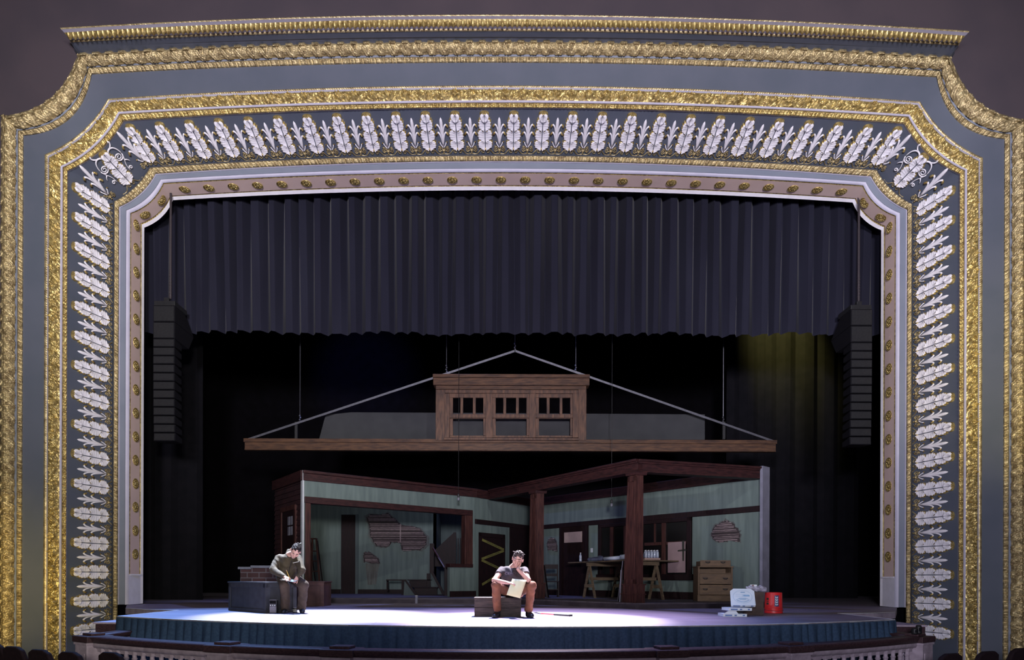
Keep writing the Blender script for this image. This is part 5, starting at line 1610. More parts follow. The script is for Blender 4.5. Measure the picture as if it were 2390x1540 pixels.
# brick pier
mb, nt, b_ = nodes_of('dark_red_brick')
br = nt.nodes.new('ShaderNodeTexBrick'); br.inputs['Color1'].default_value = (.055, .020, .022, 1); br.inputs['Color2'].default_value = (.035, .016, .019, 1); br.inputs['Mortar'].default_value = (.10, .09, .105, 1)
br.inputs['Scale'].default_value = 1.0; br.inputs['Mortar Size'].default_value = .012; br.inputs['Brick Width'].default_value = .33; br.inputs['Row Height'].default_value = .13
tc = nt.nodes.new('ShaderNodeTexCoord'); mp = nt.nodes.new('ShaderNodeMapping'); mp.inputs['Rotation'].default_value = (PI / 2, 0, 0)
nt.links.new(tc.outputs['Object'], mp.inputs[0]); nt.links.new(mp.outputs[0], br.inputs['Vector']); nt.links.new(br.outputs['Color'], b_.inputs['Base Color']); b_.inputs['Roughness'].default_value = .8
M['brick'] = mb
M['stone'] = mat('pale_blue_grey_cap_stone', (0.15, 0.16, 0.21), (0.12, 0.13, 0.17), 0.7, 0, 8)
YB = 15.3
x0, x1 = G(556, YB)[0], G(668, YB)[0]; xm = G(586, YB)[0]
t = thing('brick_pier', 'low red brick pier with a pale stone cap behind the dark bench', 'pier', (x0, YB, .002))
zc = P(600, 1328.5, YB).z
bm = bmesh.new(); bm_box(bm, 0, x1 - x0, .12, .6, 0, zc - .0); bm_box(bm, xm - x0, x1 - x0, .0, .12, 0, zc + .03); obj('brickwork', bm, mb, t)
bm = bmesh.new(); bm_box(bm, -.04, xm - x0 - .0, .06, .66, zc, zc + .06); bm_box(bm, xm - x0, x1 - x0 + .03, -.05, .66, zc + .03, zc + .09); obj('cap_stone', bm, M['stone'], t, bevel=.01)

wr = thing('person', 'person with tied dark hair in olive jacket bent over a clipboard on the bench', 'person', (P(668, 1357, 12.25).x, 12.25, ZBN))
hc = Q(689.5, 1286, 12.02)
Rw = basis((.10, -.80, -.85), (.50, -.50, .75))
hp, TW = head_prims(hc, Rw, 1.10)
neck0 = Q(675, 1294, 12.22); pel = Vector((P(668, 1357, 12.3).x, 12.36, ZBN + .12)); chest = Q(670, 1315, 12.28)
shL, shR = Q(650, 1303, 12.22), Q(696, 1303, 12.18)
elL, elR = Q(637.5, 1330, 12.05), Q(703.5, 1332, 11.98)
wrL, wrR = Q(665, 1346.5, 11.84), Q(694.5, 1345, 11.85)
hipL, hipR = pel + Vector((-.10, -.03, -.03)), pel + Vector((.11, -.03, -.03))
knL, knR = Q(664, 1366, 11.95), Q(709, 1366, 11.93)
anL, anR = Q(667, 1421, 11.98), Q(703, 1421, 12.0)
body = list(hp) + [rc(neck0, TW(0, .03, -.06), .055, .052, .03), rc(chest, neck0 + Vector((0, 0, -.03)), .11, .07, .05), rc(pel, chest, .12, .11, .05), rc(shL, shR, .05, .05, .04),
        rc(shL, elL, .046, .040, .02), rc(elL, wrL, .040, .027, .015), rc(shR, elR, .046, .040, .02), rc(elR, wrR, .040, .027, .015),
        rc(hipL, knL, .08, .055, .03), rc(knL, anL, .05, .035, .02), rc(hipR, knR, .08, .055, .03), rc(knR, anR, .05, .035, .02)]
hd = []
hand(hd, wrL, Q(684, 1352.5, 11.78) - wrL, (.1, -.3, 1), .165, .75, .6, -1)
hand(hd, wrR, Q(688, 1357, 11.80) - wrR, (.9, -.4, .2), .165, .55, .8, 1)
BW_ = mchild(sdf_mesh('body', body + hd, .0065, M['skin'], wr), wr)
face_parts(BW_, TW, 1.06, M['hair2'])
hp_ = [('e', TW(0, .022, .038), (.0905, .112, .103), .01, Rw.to_4x4()), ('e', TW(0, -.125, -.025), (.12, .083, .088), -.010, Rw.to_4x4()), rc(TW(-.085, -.025, -.06), TW(-.085, -.04, -.10), .055, .07, -.01), rc(TW(.085, -.025, -.06), TW(.085, -.04, -.10), .055, .07, -.01), rc(TW(-.04, .0, -.13), TW(.04, .0, -.13), .09, .09, -.01), rc(TW(0, .11, -.03), TW(0, .12, -.055), .032, .022, .012)]
for k in range(14):
    a = (k - 6.5) / 6.5; hp_.append(rc(TW(.070 * a, -.045, .115 - .05 * a * a), TW(.05 * a, .08, .125 - .04 * a * a), .010, .008, .008))
mchild(sdf_mesh('hair', hp_, .006, M['hair2'], wr, noise=crease(120, .004)), wr)
bm = bmesh.new(); bm_tube(bm, [TW(.05, .12, .11), TW(-.03, .13, .02)], .004, 6); mchild(obj('hair_stick', bm, M['white_paper'], wr), wr)
jk = [rc(pel + Vector((0, 0, -.04)), chest, .175, .175, .06), rc(chest, neck0 + Vector((0, .02, -.02)), .17, .085, .06), rc(shL + Vector((.03, 0, -.01)), shR + Vector((-.03, 0, -.01)), .072, .072, .05), rc(chest + Vector((-.08, .02, .0)), chest + Vector((.07, .02, .0)), .14, .14, .05),
      rc(shL, elL, .078, .074, .03), rc(elL, wrL.lerp(elL, .12), .074, .050, .03), rc(shR, elR, .076, .070, .03), rc(elR, wrR.lerp(elR, .12), .070, .048, .03), rc(pel + Vector((-.06, -.1, -.04)), pel + Vector((.08, -.1, -.04)), .12, .12, .05), rc(neck0 + Vector((0, .0, -.01)), neck0 + Vector((0, .03, .05)), .066, .058, .02)]
JK = mchild(sdf_mesh('jacket', jk + [rc(TW(0, -.06, -.09), TW(0, -.10, -.10), .06, .08, -.012)], .009, M['olive'], wr, noise=crease(24, .009)), wr)
bm = bmesh.new(); p_ = [Q(683.5, 1313.5, 12.02), Q(697, 1310.5, 12.0)]; bm_tube(bm, p_, .0045, 6); mchild(obj('pocket_edge', bm, M['white_paper'], wr), wr)
bm = bmesh.new(); bm_tube(bm, [Q(681, 1308, 12.02), Q(676, 1325, 12.02), Q(673, 1342, 11.98)], .006, 6); mchild(obj('zip', bm, M['metal_black'], wr), wr)
tr = [rc(pel + Vector((-.05, .02, -.02)), pel + Vector((.05, .02, -.02)), .15, .15, .05), rc(hipL, knL, .108, .090, .04), rc(hipR, knR, .108, .090, .04), rc(knL, anL + Vector((0, 0, -.02)), .088, .088, .03), rc(knR, anR + Vector((0, 0, -.02)), .088, .082, .03)]
mchild(sdf_mesh('trousers', tr, .009, M['brown_tr'], wr, cuts=[((0, 0, .06), (0, 0, -1))], noise=crease(30, .006)), wr)
for an, sx in ((anL, .2), (anR, 1)):
    sh = [rc(an + Vector((0, .03, 0)), (an.x, an.y + .05, .045), .050, .046, .03), rc((an.x, an.y + .05, .04), (an.x + .06 * sx, an.y - .12, .036), .042, .042, .03), rc((an.x + .05 * sx, an.y - .09, .036), (an.x + .08 * sx, an.y - .17, .03), .043, .034, .03)]
    mchild(sdf_mesh('shoe', sh, .008, M['boot'], wr, cuts=[((0, 0, .004), (0, 0, -1))]), wr)
# clipboard and pencil
cb = [Q(652, 1352.5, 11.92), Q(684, 1357.5, 11.72), Q(696, 1354, 11.80), Q(664, 1349.5, 12.0)]
t = thing('clipboard', 'clipboard with white paper on the lap of the person writing', 'clipboard', sum(cb, Vector()) / 4)
nrm = (cb[1] - cb[0]).cross(cb[3] - cb[0]).normalized(); nrm = nrm if nrm.z > 0 else -nrm
bm = bmesh.new(); bm_prism(bm, [p - nrm * .004 for p in cb], -nrm * .006); mchild(obj('board', bm, M['crate_wood'], t), t)
c_ = sum(cb, Vector()) / 4
bm = bmesh.new(); bm_prism(bm, [c_ + (p - c_) * .95 for p in cb], -nrm * .003); mchild(obj('paper', bm, M['white_paper'], t), t)
bm = bmesh.new(); p_ = (cb[0] + cb[3]) / 2; bm_tube(bm, [p_ + nrm * .008 - (cb[3] - cb[0]) * .2, p_ + nrm * .008 + (cb[3] - cb[0]) * .2], .008, 6); mchild(obj('clip', bm, M['steel'], t), t)
t = thing('pencil', 'yellow pencil in the writing hand above the clipboard', 'pencil', Q(676, 1352, 11.80))
a_, b_ = Q(677.5, 1352.5, 11.79), Q(669, 1332, 11.74)
bm = bmesh.new(); bm_tube(bm, [a_, a_.lerp(b_, .12), b_], [.001, .005, .005], 6); mchild(obj('shaft', bm, M['pencil'], t), t)
bm = bmesh.new(); bm_tube(bm, [b_, b_ + (b_ - a_).normalized() * .015], .0055, 6); mchild(obj('eraser', bm, M['lip'], t), t)
# radio and two cans by the bench
p = PF(636.8, 1431.6); w_ = 17.4 / F * p.y
t = thing('jobsite_radio', 'small grey radio standing on the floor against the dark bench', 'radio', (p.x, p.y, .002))
hgt = 31 / F * p.y
M['radio_grey'] = mat('grey_speaker_mesh', (0.20, 0.19, 0.21), (0.13, 0.12, 0.14), 0.6, 0, 60)
bm = bmesh.new(); bm_box(bm, -w_ / 2, w_ / 2, 0, .09, 0, hgt); obj('case', bm, M['metal_black'], t, bevel=.008)
bm = bmesh.new(); bm_box(bm, -w_ * .42, w_ * .42, -.006, 0, .012, hgt * .53); obj('grille', bm, M['radio_grey'], t)
bm = bmesh.new(); bm_box(bm, -w_ * .40, w_ * .40, -.005, 0, hgt * .74, hgt * .95); obj('display', bm, M['night'], t)
bm = bmesh.new(); bm_box(bm, -w_ * .45, w_ * .45, -.006, 0, hgt * .68, hgt * .70); bm_box(bm, -w_ * .48, w_ * .48, -.004, .09, hgt, hgt + .006); obj('trim_strip', bm, M['radio_grey'], t)
for k in (-1, 0, 1):
    bm = bmesh.new(); bm_lathe(bm, [(.010, 0), (.010, .014), (.006, .016)], (0, 0, 0), 10, Matrix.Translation((k * w_ * .28, -.001, hgt * .61)) @ Matrix.Rotation(PI / 2, 4, 'X')); obj('knob', bm, M['white_paper'], t)
for px, lab in ((657.8, 'small dark can with pale bands beside the radio'), (682.0, 'small dark can with pale bands between the feet of the person writing')):
    p = PF(px, 1430.5); r = 5.2 / F * p.y
    t = thing('paint_can', lab, 'can', (p.x, p.y + r + (.10 if px < 670 else .12), .002), 0, 'small cans by the bench')
    bm = bmesh.new(); bm_lathe(bm, [(r, 0), (r, .085), (r * .9, .09)], seg=14); obj('body', bm, M['metal_black'], t, False)
    bm = bmesh.new(); bm_lathe(bm, [(r * 1.03, .022), (r * 1.03, .032)], seg=14); bm_lathe(bm, [(r * 1.03, .048), (r * 1.03, .056)], seg=14); obj('band', bm, M['white_paper'], t)
    bm = bmesh.new(); bm_lathe(bm, [(r * 1.02, .085), (r * 1.02, .096), (r * .7, .098)], seg=14); obj('lid', bm, M['radio_grey'], t)

# ================================================================== furniture in the house set
M['pine'] = mat('pine_boards', (0.125, 0.088, 0.052), (0.075, 0.052, 0.033), 0.7, 0, 3, (2, 2, 10), detail=8)
M['pine_dark'] = mat('golden_pine_dresser', (0.125, 0.078, 0.042), (0.075, 0.047, 0.028), 0.7, 0, 3, (2, 10, 10), detail=8)
TZ = 1.147
tl, tf, tr_ = Vector((*G(1325, 19.0), TZ)), Vector((*G(1470, 16.1), TZ)), Vector((*G(1584, 16.85), TZ))
t = thing('work_table', 'pine board table top laid across two sawhorses', 'table', (tl + tr_) / 2)
bm = bmesh.new(); bm_prism(bm, [tl, tf, tr_, tl + (tr_ - tf)], Vector((0, 0, -.035))); mchild(obj('table_top', bm, M['pine'], t, bevel=.004), t)
bm = bmesh.new(); s_ = (tr_ - tf).normalized(); l_ = (tl - tf).normalized()
bm_prism(bm, [tf + s_ * .1 + Vector((0, 0, -.035)), tl + s_ * .1 + Vector((0, 0, -.035)), tl + s_ * .2 + Vector((0, 0, -.035)), tf + s_ * .2 + Vector((0, 0, -.035))], Vector((0, 0, -.012))); mchild(obj('batten', bm, M['pine'], t), t)


def sawhorse(A, B, lab):
    A = Vector(A); B = Vector(B); d = (B - A).normalized(); n = Vector((d.y, -d.x, 0)); zt = TZ - .05
    t = thing('sawhorse', lab, 'sawhorse', (A + B) / 2 + Vector((0, 0, ZP)), 0, 'sawhorses under the work table')
    bm = bmesh.new(); bar(bm, A, B, .06, zt - .09, zt); mchild(obj('top_beam', bm, M['pine'], t), t)
    for c in (A + d * .08, B - d * .08):
        for s in (-1, 1):
            bm = bmesh.new(); a = c + Vector((0, 0, zt - .04)); b = c + n * s * .27 + Vector((0, 0, ZP + .002))
            bm_prism(bm, [a - d * .02 - n * .035, a - d * .02 + n * .035, b - d * .02 + n * .035, b - d * .02 - n * .035], d * .04); mchild(obj('leg', bm, M['pine'], t), t)
        bm = bmesh.new(); zz = .42; k = .27 * (zt - zz) / (zt - ZP)
        bar(bm, c - n * k - d * .03, c + n * k - d * .03, .02, zz, zz + .09); mchild(obj('brace', bm, M['pine'], t), t)
    bm = bmesh.new(); bar(bm, A + d * .08, B - d * .08, .025, .62, .70); mchild(obj('stretcher', bm, M['pine'], t), t)


sd = (tr_ - tf).normalized(); a_ = Vector((*G(1370, 17.7), 0)); sawhorse(a_, a_ + sd * 1.15, 'left pine sawhorse carrying the far end of the board table')
b_ = Vector((*G(1537, 16.55), 0)); sawhorse(b_ - sd * 1.0, b_, 'right pine sawhorse beside the front porch pillar')
# things on the table
def on_table(px, d): 
    a, b = ray(px, 1300); return Vector((CX + a * d, d, TZ))
M['bottle'] = mat('clear_blue_plastic', (0.32, 0.36, 0.44), (0.22, 0.25, 0.33), 0.15, 0, 20)
M['cap'] = mat('white_bottle_cap', (0.6, 0.6, 0.65), None, .5)
def bottle_parts(t, s=1.0, off=(0, 0, 0), M4=None):
    bm = bmesh.new(); bm_lathe(bm, [(.030 * s, 0), (.033 * s, .01), (.033 * s, .07), (.030 * s, .08), (.033 * s, .09), (.033 * s, .135 * s), (.014 * s, .185 * s), (.014 * s, .2 * s)], off, 12, M4); b = obj('bottle_body', bm, M['bottle'], t, True)
    bm = bmesh.new(); bm_lathe(bm, [(.016 * s, .2 * s), (.016 * s, .218 * s)], off, 10, M4); obj('cap', bm, M['cap'], t); return b
t = thing('water_bottle', 'single clear water bottle standing near the left end of the board table', 'bottle', on_table(1355, 18.2)); bottle_parts(t, 1.15)
p = on_table(1390, 17.4)
M['blue_cloth'] = mat('dark_blue_cloth', (0.05, 0.055, 0.10), (0.025, 0.03, 0.06), 0.9, 0, 9, bump=.4)
jk = [rc(p + Vector((-.18, 0, .04)), p + Vector((.12, .05, .05)), .05, .07, .04), rc(p + Vector((-.1, -.08, .03)), p + Vector((.16, -.05, .06)), .04, .07, .04), rc(p + Vector((.1, .02, .08)), p + Vector((.17, .03, .10)), .06, .04, .04)]
o = sdf_mesh('folded_jacket', jk, .015, M['blue_cloth'], None, cuts=[((0, 0, TZ + .002), (0, 0, -1))], noise=crease(30, .012)); tag(o, 'crumpled dark blue cloth on the board table beside rolled plans', 'cloth')
M['plan'] = mat('pale_blue_plan_paper', (0.50, 0.55, 0.68), (0.42, 0.47, 0.60), 0.7, 0, 5)
a_, b_ = on_table(1411, 17.1) + Vector((0, 0, .045)), on_table(1457, 16.45) + Vector((0, 0, .06))
bm = bmesh.new(); bm_tube(bm, [a_, b_], .05, 14); bm_tube(bm, [b_ - (b_ - a_) * .15 + Vector((0, 0, .015)), b_ + (b_ - a_) * .12 + Vector((0, 0, .02))], .062, 14)
tag(obj('rolled_plans', bm, M['plan'], None, True), 'rolled pale blue plans lying on the board table by the pillar', 'paper roll')
p = on_table(1521, 16.5)
t = thing('book', 'reddish book under the shrink wrapped water bottles', 'book', p + Vector((0, .0, 0)))
M['redbook'] = mat('reddish_book_cover', (0.22, 0.10, 0.10), None, .7)
bm = bmesh.new(); bm_box(bm, -.2, .2, -.10, .22, .004, .045); obj('pages', bm, M['paper'], t); bm = bmesh.new(); bm_box(bm, -.21, .21, -.11, .23, 0, .006); bm_box(bm, -.21, .21, -.11, .23, .043, .05); obj('cover', bm, M['redbook'], t)
t = thing('bottle_pack', 'shrink wrapped pack of water bottles on the board table right of the pillar', 'bottles', p + Vector((0, 0, .05)))
M['wrap'] = mat('shrink_wrap_film', (0.16, 0.19, 0.27), (0.10, 0.12, 0.19), 0.2, 0, 18)
bm = bmesh.new(); bm_box(bm, -.185, .185, -.02, .2, 0, .13); obj('film', bm, M['wrap'], t, bevel=.03)
for i in range(5):
    for j in range(2):
        bm = bmesh.new(); o_ = (-.148 + i * .074, -.02 + j * .11, .0); bm_lathe(bm, [(.03, .003), (.034, .02), (.034, .12), (.03, .15), (.014, .19)], o_, 10); q_ = obj('bottle', bm, M['bottle'], t, True)
        bm = bmesh.new(); bm_lathe(bm, [(.016, .188), (.016, .205)], o_, 8); obj('cap', bm, M['cap'], q_)

# dresser
YD_ = 15.36
dx0, dx1 = G(1629.5, YD_)[0], G(1710, YD_)[0]; dw = dx1 - dx0; zt = P(1670, 1321.5, YD_).z
t = thing('dresser', 'golden pine dresser with a missing top drawer against the right wall', 'dresser', (dx0, YD_, ZP))
H = zt - ZP; k = H / 78.0      # metres per picture row
rowz = lambda y: (1399.5 - y) * k
bm = bmesh.new(); bm_box(bm, 0, .035, 0, .42, 0, H - .025); bm_box(bm, dw - .035, dw, 0, .42, 0, H - .025); bm_box(bm, 0, dw, .40, .42, 0, H); bm_box(bm, .03, dw - .03, .0, .4, 0, .02); bm_box(bm, .03, dw - .03, .0, .40, rowz(1337.5), rowz(1336)); obj('carcass', bm, M['pine_dark'], t)
bm = bmesh.new(); bm_box(bm, -.02, dw + .02, -.03, .43, H - .025, H); obj('top', bm, M['pine_dark'], t, bevel=.006)
bm = bmesh.new(); bm_box(bm, -.015, dw + .015, -.02, .02, 0, rowz(1387)); bm_box(bm, -.02, dw + .02, -.028, .02, rowz(1387.8), rowz(1386)); obj('plinth', bm, M['pine_dark'], t, bevel=.004)


def handle(par, x, z, y):
    bm = bmesh.new(); bm_tube(bm, [(x - .055, y - .004, z + .012), (x - .03, y - .025, z - .012), (x + .03, y - .025, z - .012), (x + .055, y - .004, z + .012)], .008, 6); bm_box(bm, x - .06, x + .06, y - .004, y, z + .004, z + .022); obj('handle', bm, M['metal_black'], par)


for y1_, y0_ in ((1338, 1361), (1362.5, 1385)):
    bm = bmesh.new(); bm_box(bm, .04, dw - .04, -.012, .38, rowz(y0_), rowz(y1_)); d_ = obj('drawer', bm, M['pine_dark'], t, bevel=.005)
    zz = (rowz(y0_) + rowz(y1_)) / 2 + .01
    handle(d_, dw * .2, zz, -.012); handle(d_, dw * .78, zz, -.012)
t = thing('loose_drawer', 'loose pine drawer set on top of the dresser', 'drawer', (G(1635, YD_)[0], YD_ + .02, zt + .001))
dw2 = G(1706, YD_)[0] - G(1635, YD_)[0]
bm = bmesh.new(); bm_box(bm, 0, dw2, 0, .02, 0, .145); d_ = obj('drawer_front', bm, M['pine_dark'], t, bevel=.004); handle(d_, dw2 * .24, .095, 0); handle(d_, dw2 * .74, .095, 0)
bm = bmesh.new(); bm_box(bm, .01, .025, .02, .36, 0, .12); bm_box(bm, dw2 - .025, dw2 - .01, .02, .36, 0, .12); bm_box(bm, .01, dw2 - .01, .35, .365, 0, .12); bm_box(bm, .01, dw2 - .01, .02, .36, 0, .01); obj('drawer_box', bm, M['pine_dark'], t)

# step ladder in the opening
YL = 19.2
t = thing('step_ladder', 'dark red step ladder leaning open inside the wide opening', 'ladder', P(735, 1390, YL)); t.location.z = ZP
def lp(px, py, y): return P(px, py, y)
def to_floor(v): v = v.copy(); v.z = max(v.z, ZP + .002); return v
for a_, b_ in (((736, 1258), (746, 1389)), ((726.5, 1258), (723, 1389))):
    bm = bmesh.new(); p0, p1 = lp(*a_, YL), lp(*b_, YL); p1.z = ZP + .002; bm_prism(bm, [p0, p0 + Vector((.055, 0, 0)), p1 + Vector((.055, 0, 0)), p1], Vector((0, .03, 0))); mchild(obj('side_rail', bm, M['red_wood_v'], t), t)
for f in (.22, .40, .58, .76, .92):
    bm = bmesh.new(); x0_ = lp(726.5 - 3.5 * f, 1300, YL).x + .03; x1_ = lp(736 + 10 * f, 1300, YL).x + .02; z_ = lp(730, 1258, YL).z * (1 - f) + ZP * f
    bm_box(bm, x0_, x1_, YL - .02, YL + .1, z_, z_ + .03); mchild(obj('tread', bm, M['red_wood_v'], t), t)
for px in (724, 741):
    bm = bmesh.new(); p0 = lp(px, 1262, YL + .05); p1 = Vector((p0.x, YL + .75, ZP + .002)); bm_tube(bm, [p0, p1], .02, 6); mchild(obj('rear_leg', bm, M['dark_wood'], t), t)
bm = bmesh.new(); z_ = lp(730, 1258, YL).z; bm_box(bm, lp(725, 1258, YL).x, lp(738, 1258, YL).x, YL - .05, YL + .14, z_, z_ + .03); mchild(obj('top_cap', bm, M['red_wood_v'], t), t)

# leaning boards by the pillars
def leaning(px0, py0, px1, y0, y1, w, lab, m, m2):
    a = P(px0, py0, y0); b = Vector((P(px1, 1300, y1).x, y1, ZP + .003))
    t = thing('leaning_frame', lab, 'board', b, 0)
    n = Vector((.35, -.94, 0)) * w
    bm = bmesh.new(); bm_prism(bm, [b, b + Vector((.05, .0, 0)), a + Vector((.05, 0, 0)), a], Vector((.12, .75, 0)).normalized() * w); mchild(obj('board', bm, m, t), t)
    bm = bmesh.new(); bm_prism(bm, [b + Vector((-.004, -.008, 0)), b + Vector((.014, -.008, 0)), a + Vector((.014, -.008, 0)), a + Vector((-.004, -.008, 0))], Vector((0, .012, 0))); mchild(obj('pale_edge', bm, m2, t), t)
leaning(1453, 1308, 1441.5, 15.1, 15.05, .5, 'dark frame with pale edge leaning beside the front porch pillar', M['dark_wood'], M['lilac_edge'])
leaning(1449, 1330, 1446, 14.62, 14.58, .22, 'second dark frame leaning closest to the front porch pillar', M['dark_wood'], M['lilac_edge'])
leaning(1264, 1318, 1275, 17.9, 17.9, .4, 'dark board leaning on the rear porch pillar', M['dark_wood'], M['dark_wood'])
t = thing('wooden_chair', 'dark wooden chair standing right of the rear porch pillar', 'chair', (G(1288, 18.8)[0], 18.8, ZP))
bm = bmesh.new(); bm_box(bm, -.2, .2, -.2, .2, .43, .46); obj('seat', bm, M['dark_wood'], t, bevel=.008)
for sx in (-1, 1):
    bm = bmesh.new(); bm_box(bm, sx * .18 - .018, sx * .18 + .018, -.19, -.155, 0, .43); obj('leg', bm, M['dark_wood'], t)
    bm = bmesh.new(); bm_box(bm, sx * .18 - .018, sx * .18 + .018, .16, .195, 0, .95); obj('back_post', bm, M['dark_wood'], t)
bm = bmesh.new(); bm_box(bm, -.2, .2, .165, .19, .82, .95); bm_box(bm, -.18, .18, .17, .185, .6, .68); obj('backrest', bm, M['dark_wood'], t)
bm = bmesh.new(); bm_box(bm, -.18, .18, -.18, -.165, .2, .23); obj('stretcher', bm, M['dark_wood'], t)
# white cup at the platform edge
p = PF(972.5, 1404.5, 0.0); YW = 16.75
t = thing('white_post', 'small white upright block at the platform edge before the stair', 'block', (G(972.5, YW)[0], YW, .002))
bm = bmesh.new(); bm_box(bm, -.03, .03, -.03, .03, 0, .20); obj('block', bm, M['lilac_edge'], t); bm = bmesh.new(); bm_box(bm, -.034, .034, -.034, .034, .20, .21); obj('cap', bm, M['edge_white'], t)

# ================================================================== pizza boxes, crate and bucket on the right
M['card'] = mat('white_pizza_box_card', (0.72, 0.74, 0.76), (0.66, 0.68, 0.70), 0.6, 0, 5)
M['ink'] = mat('pale_blue_box_print', (0.30, 0.44, 0.58), None, .6)
M['ink2'] = mat('blue_box_print', (0.12, 0.20, 0.42), None, .6)
M['brown_card'] = mat('dark_brown_cardboard', (0.075, 0.048, 0.038), (0.052, 0.034, 0.028), .85, 0, 8)
YP = 11.62
cxl, cxr = G(1737, 11.8)[0], G(1783, 11.8)[0]
t = thing('cardboard_carton', 'dark brown carton behind the leaning pizza box', 'box', (cxl, 11.8, .002))
bm = bmesh.new(); bm_box(bm, 0, cxr - cxl, 0, .40, 0, .42); obj('carton_body', bm, M['brown_card'], t, bevel=.004)
bm = bmesh.new(); bm_box(bm, 0, cxr - cxl, .0, .196, .42, .424); bm_box(bm, 0, cxr - cxl, .204, .40, .42, .424); obj('top_flap', bm, M['brown_card'], t)


def pizza_box(lab, group=None, printed=False, frm=None):
    t = thing('pizza_box', lab, 'pizza box', (0, 0, 0), 0, group)
    s, c, h = .205, .06, .045
    pts = [(-s, -s), (s, -s), (s, s - c), (s - c, s), (-s + c, s), (-s, s - c)]
    bm = bmesh.new(); bm_prism(bm, [(x, y, 0) for x, y in pts], Vector((0, 0, h))); obj('tray', bm, M['card'], t, bevel=.003)
    bm = bmesh.new(); bm_prism(bm, [(x * 1.01, y * 1.01, h) for x, y in pts], Vector((0, 0, .004))); lid = obj('lid', bm, M['card'], t)
    bm = bmesh.new()
    for a_, b_ in ((-.17, -.05), (-.01, .03), (.13, .17)): bm_prism(bm, [(a_, -s - .001, .012), (b_, -s - .001, .012), (b_, -s - .001, .036), (a_, -s - .001, .036)], Vector((0, -.001, 0)))
    obj('side_print', bm, M['ink2'], t)
    if printed:
        bm = bmesh.new(); n = 40; r0, r1 = .158, .163
        for k in range(n):
            a, b = 2 * PI * k / n, 2 * PI * (k + 1) / n
            bm.faces.new([bm.verts.new((r * math.cos(x), r * math.sin(x), h + .0055)) for r, x in ((r0, a), (r1, a), (r1, b), (r0, b))])
        for x0_, x1_, y0_, y1_ in ((-.115, .11, .048, .052), (-.12, .0, .008, .012), (.015, .12, .008, .048), (-.06, .06, -.038, -.028), (-.085, .09, -.060, -.048), (-.05, .05, -.078, -.068), (.0, .006, .0, .055), (-.03, .045, .10, .125)):
            bm.faces.new([bm.verts.new((x, y, h + .0055)) for x, y in ((x0_, y0_), (x1_, y0_), (x1_, y1_), (x0_, y1_))])
        for k in range(11):
            a = math.radians(218 + k * 10.4); c_ = Vector((.128 * math.cos(a), .128 * math.sin(a), h + .0055)); u = Vector((-math.sin(a), math.cos(a), 0)) * .009; v = Vector((math.cos(a), math.sin(a), 0)) * .009
            bm.faces.new([bm.verts.new(c_ + q) for q in (-u - v, u - v, u + v, -u + v)])
        obj('lid_print', bm, M['ink'], lid)
    return t


bx = pizza_box('white pizza box leaning upright on the dark carton', 'white pizza boxes', True)
pb = Vector((P(1733, 1413, 11.50).x, 11.47, .165)); pt = Vector((pb.x + .085, 11.78, .475))
ydir = (pt - pb).normalized(); xdir = Vector((1, -.27, 0)); xdir = (xdir - ydir * xdir.dot(ydir)).normalized(); zdir = xdir.cross(ydir)
m4 = Matrix((xdir, ydir, zdir)).transposed().to_4x4(); m4.translation = pb + ydir * .207
bx.matrix_basis = m4
b2 = pizza_box('flat white pizza box under the foot of the leaning one', 'white pizza boxes'); b2.location = (P(1720, 1420, 11.45).x, 11.50, .105); b2.rotation_euler = (0, 0, .03)
b3 = pizza_box('lowest white pizza box lying half open on the stage floor', 'white pizza boxes'); b3.location = (P(1711, 1433, 11.4).x, 11.47, .002); b3.rotation_euler = (0, 0, -.06)
# half raised flap of the lowest box
bm = bmesh.new(); bm_prism(bm, [(-.205, -.205, .05), (-.12, -.205, .100), (.02, -.2, .100), (.06, -.2, .05)], Vector((0, .002, 0)))
obj('raised_flap', bm, M['card'], b3)
# plastic bag of cups on the carton
pb_ = Vector((P(1765, 1376, 11.95).x, 11.98, .425))
M['bagp'] = mat('crinkled_clear_plastic', (0.48, 0.45, 0.55), (0.22, 0.20, 0.26), 0.25, 0, 14, bump=.6, bscale=20)
t = thing('plastic_bag', 'crumpled clear plastic bag lying on top of the dark carton', 'bag', pb_)
sd_ = [rc(pb_ + Vector((-.12, 0, .055)), pb_ + Vector((.13, .02, .062)), .05, .06, .03), rc(pb_ + Vector((.13, .02, .06)), pb_ + Vector((.17, .02, .05)), .06, .05, .03), rc(pb_ + Vector((-.15, 0, .085)), pb_ + Vector((-.05, 0, .09)), .03, .035, .02)]
mchild(sdf_mesh('bag_film', sd_, .009, M['bagp'], t, cuts=[((0, 0, pb_.z + .002), (0, 0, -1))], noise=crease(60, .010)), t)
bm = bmesh.new(); bm_box(bm, -.10, .02, -.01, .01, .105, .135, Matrix.Translation(pb_)); mchild(obj('printed_strip', bm, M['card'], t), t)
bm = bmesh.new(); bm_box(bm, -.075, -.035, -.014, -.009, .11, .13, Matrix.Translation(pb_)); mchild(obj('red_mark', bm, M['redbook'], t), t)
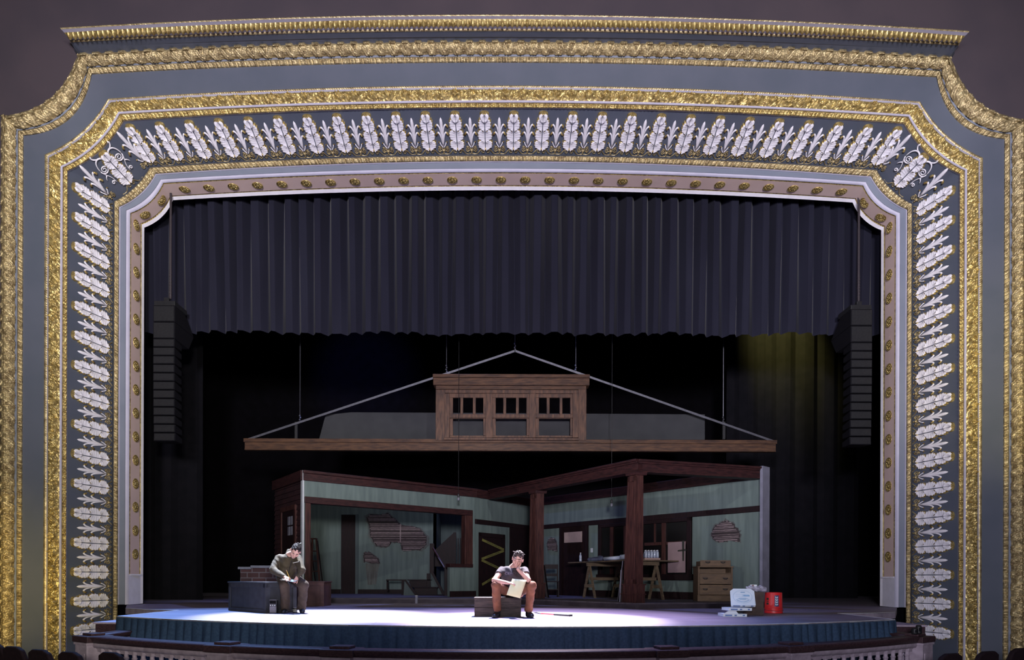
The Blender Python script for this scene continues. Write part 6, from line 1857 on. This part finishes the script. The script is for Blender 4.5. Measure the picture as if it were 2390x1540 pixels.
# upside-down red bucket
p = PF(1813.5, 1431.5); s = 1 / F * p.y
M['bucket'] = mat('red_bucket_plastic', (0.62, 0.025, 0.030), (0.55, 0.02, 0.025), 0.4, 0, 5)
t = thing('bucket', 'red plastic bucket standing upside down right of the pizza boxes', 'bucket', (p.x, p.y + 20 * s, .002))
r0, r1 = 20.5 * s, 19.0 * s; hb = 48.5 * s
bm = bmesh.new(); bm_lathe(bm, [(r0, 0), (r0 * 1.02, .012), (r0, .05), (r0 * .98, .055), (r1, hb - .008), (r1 * .97, hb), (r1 * .9, hb), (r1 * .88, hb - .006), (.0, hb - .006)], seg=36); obj('bucket_wall', bm, M['bucket'], t, True).modifiers.new('split', 'EDGE_SPLIT').split_angle = math.radians(35)
bm = bmesh.new(); bm_lathe(bm, [(r0 * .99, .078), (r0 * 1.05, .08), (r0 * 1.05, .088), (r0 * .98, .092)], seg=36); bm_lathe(bm, [(r0 * .99, .05), (r0 * 1.04, .052), (r0 * 1.04, .058), (r0 * .98, .062)], seg=36); obj('rim_ring', bm, M['bucket'], t)
M['label_blue'] = mat('dark_blue_label', (0.035, 0.05, 0.14), None, .5)


def on_bucket(bm, a0, a1, z0, z1, e):
    n = 5
    for i in range(n):
        q = []
        for a, z in ((a0 + (a1 - a0) * i / n, z0), (a0 + (a1 - a0) * (i + 1) / n, z0), (a0 + (a1 - a0) * (i + 1) / n, z1), (a0 + (a1 - a0) * i / n, z1)):
            r = r0 * .98 + (r1 - r0 * .98) * z / hb + e; q.append(bm.verts.new((r * math.sin(a), -r * math.cos(a), z)))
        bm.faces.new(q)


bm = bmesh.new(); on_bucket(bm, -.28, .22, 16 * s, 42 * s, .003); lb = obj('label', bm, M['label_blue'], t)
bm = bmesh.new()
for z0 in (19, 24.5, 30, 35.5): on_bucket(bm, -.17, .10, z0 * s, (z0 + 1.4) * s, .005); on_bucket(bm, -.17, -.09, z0 * s, (z0 + 3.8) * s, .005); on_bucket(bm, .03, .10, z0 * s, (z0 + 3.8) * s, .005)
obj('label_marks', bm, M['card'], lb)
bm = bmesh.new()
for z0, z1 in ((20, 25), (27, 29), (31, 36)): on_bucket(bm, -1.25, -.95, z0 * s, z1 * s, .003)
obj('side_print', bm, M['tape_ink'], t)
bm = bmesh.new(); bm_tube(bm, [(r0 * 1.05 * math.sin(a), -r0 * 1.05 * math.cos(a), .072 - .03 * math.cos(a * .9)) for a in np.linspace(-1.7, 1.7, 20)], .0035, 6); obj('wire_handle', bm, M['steel'], t)
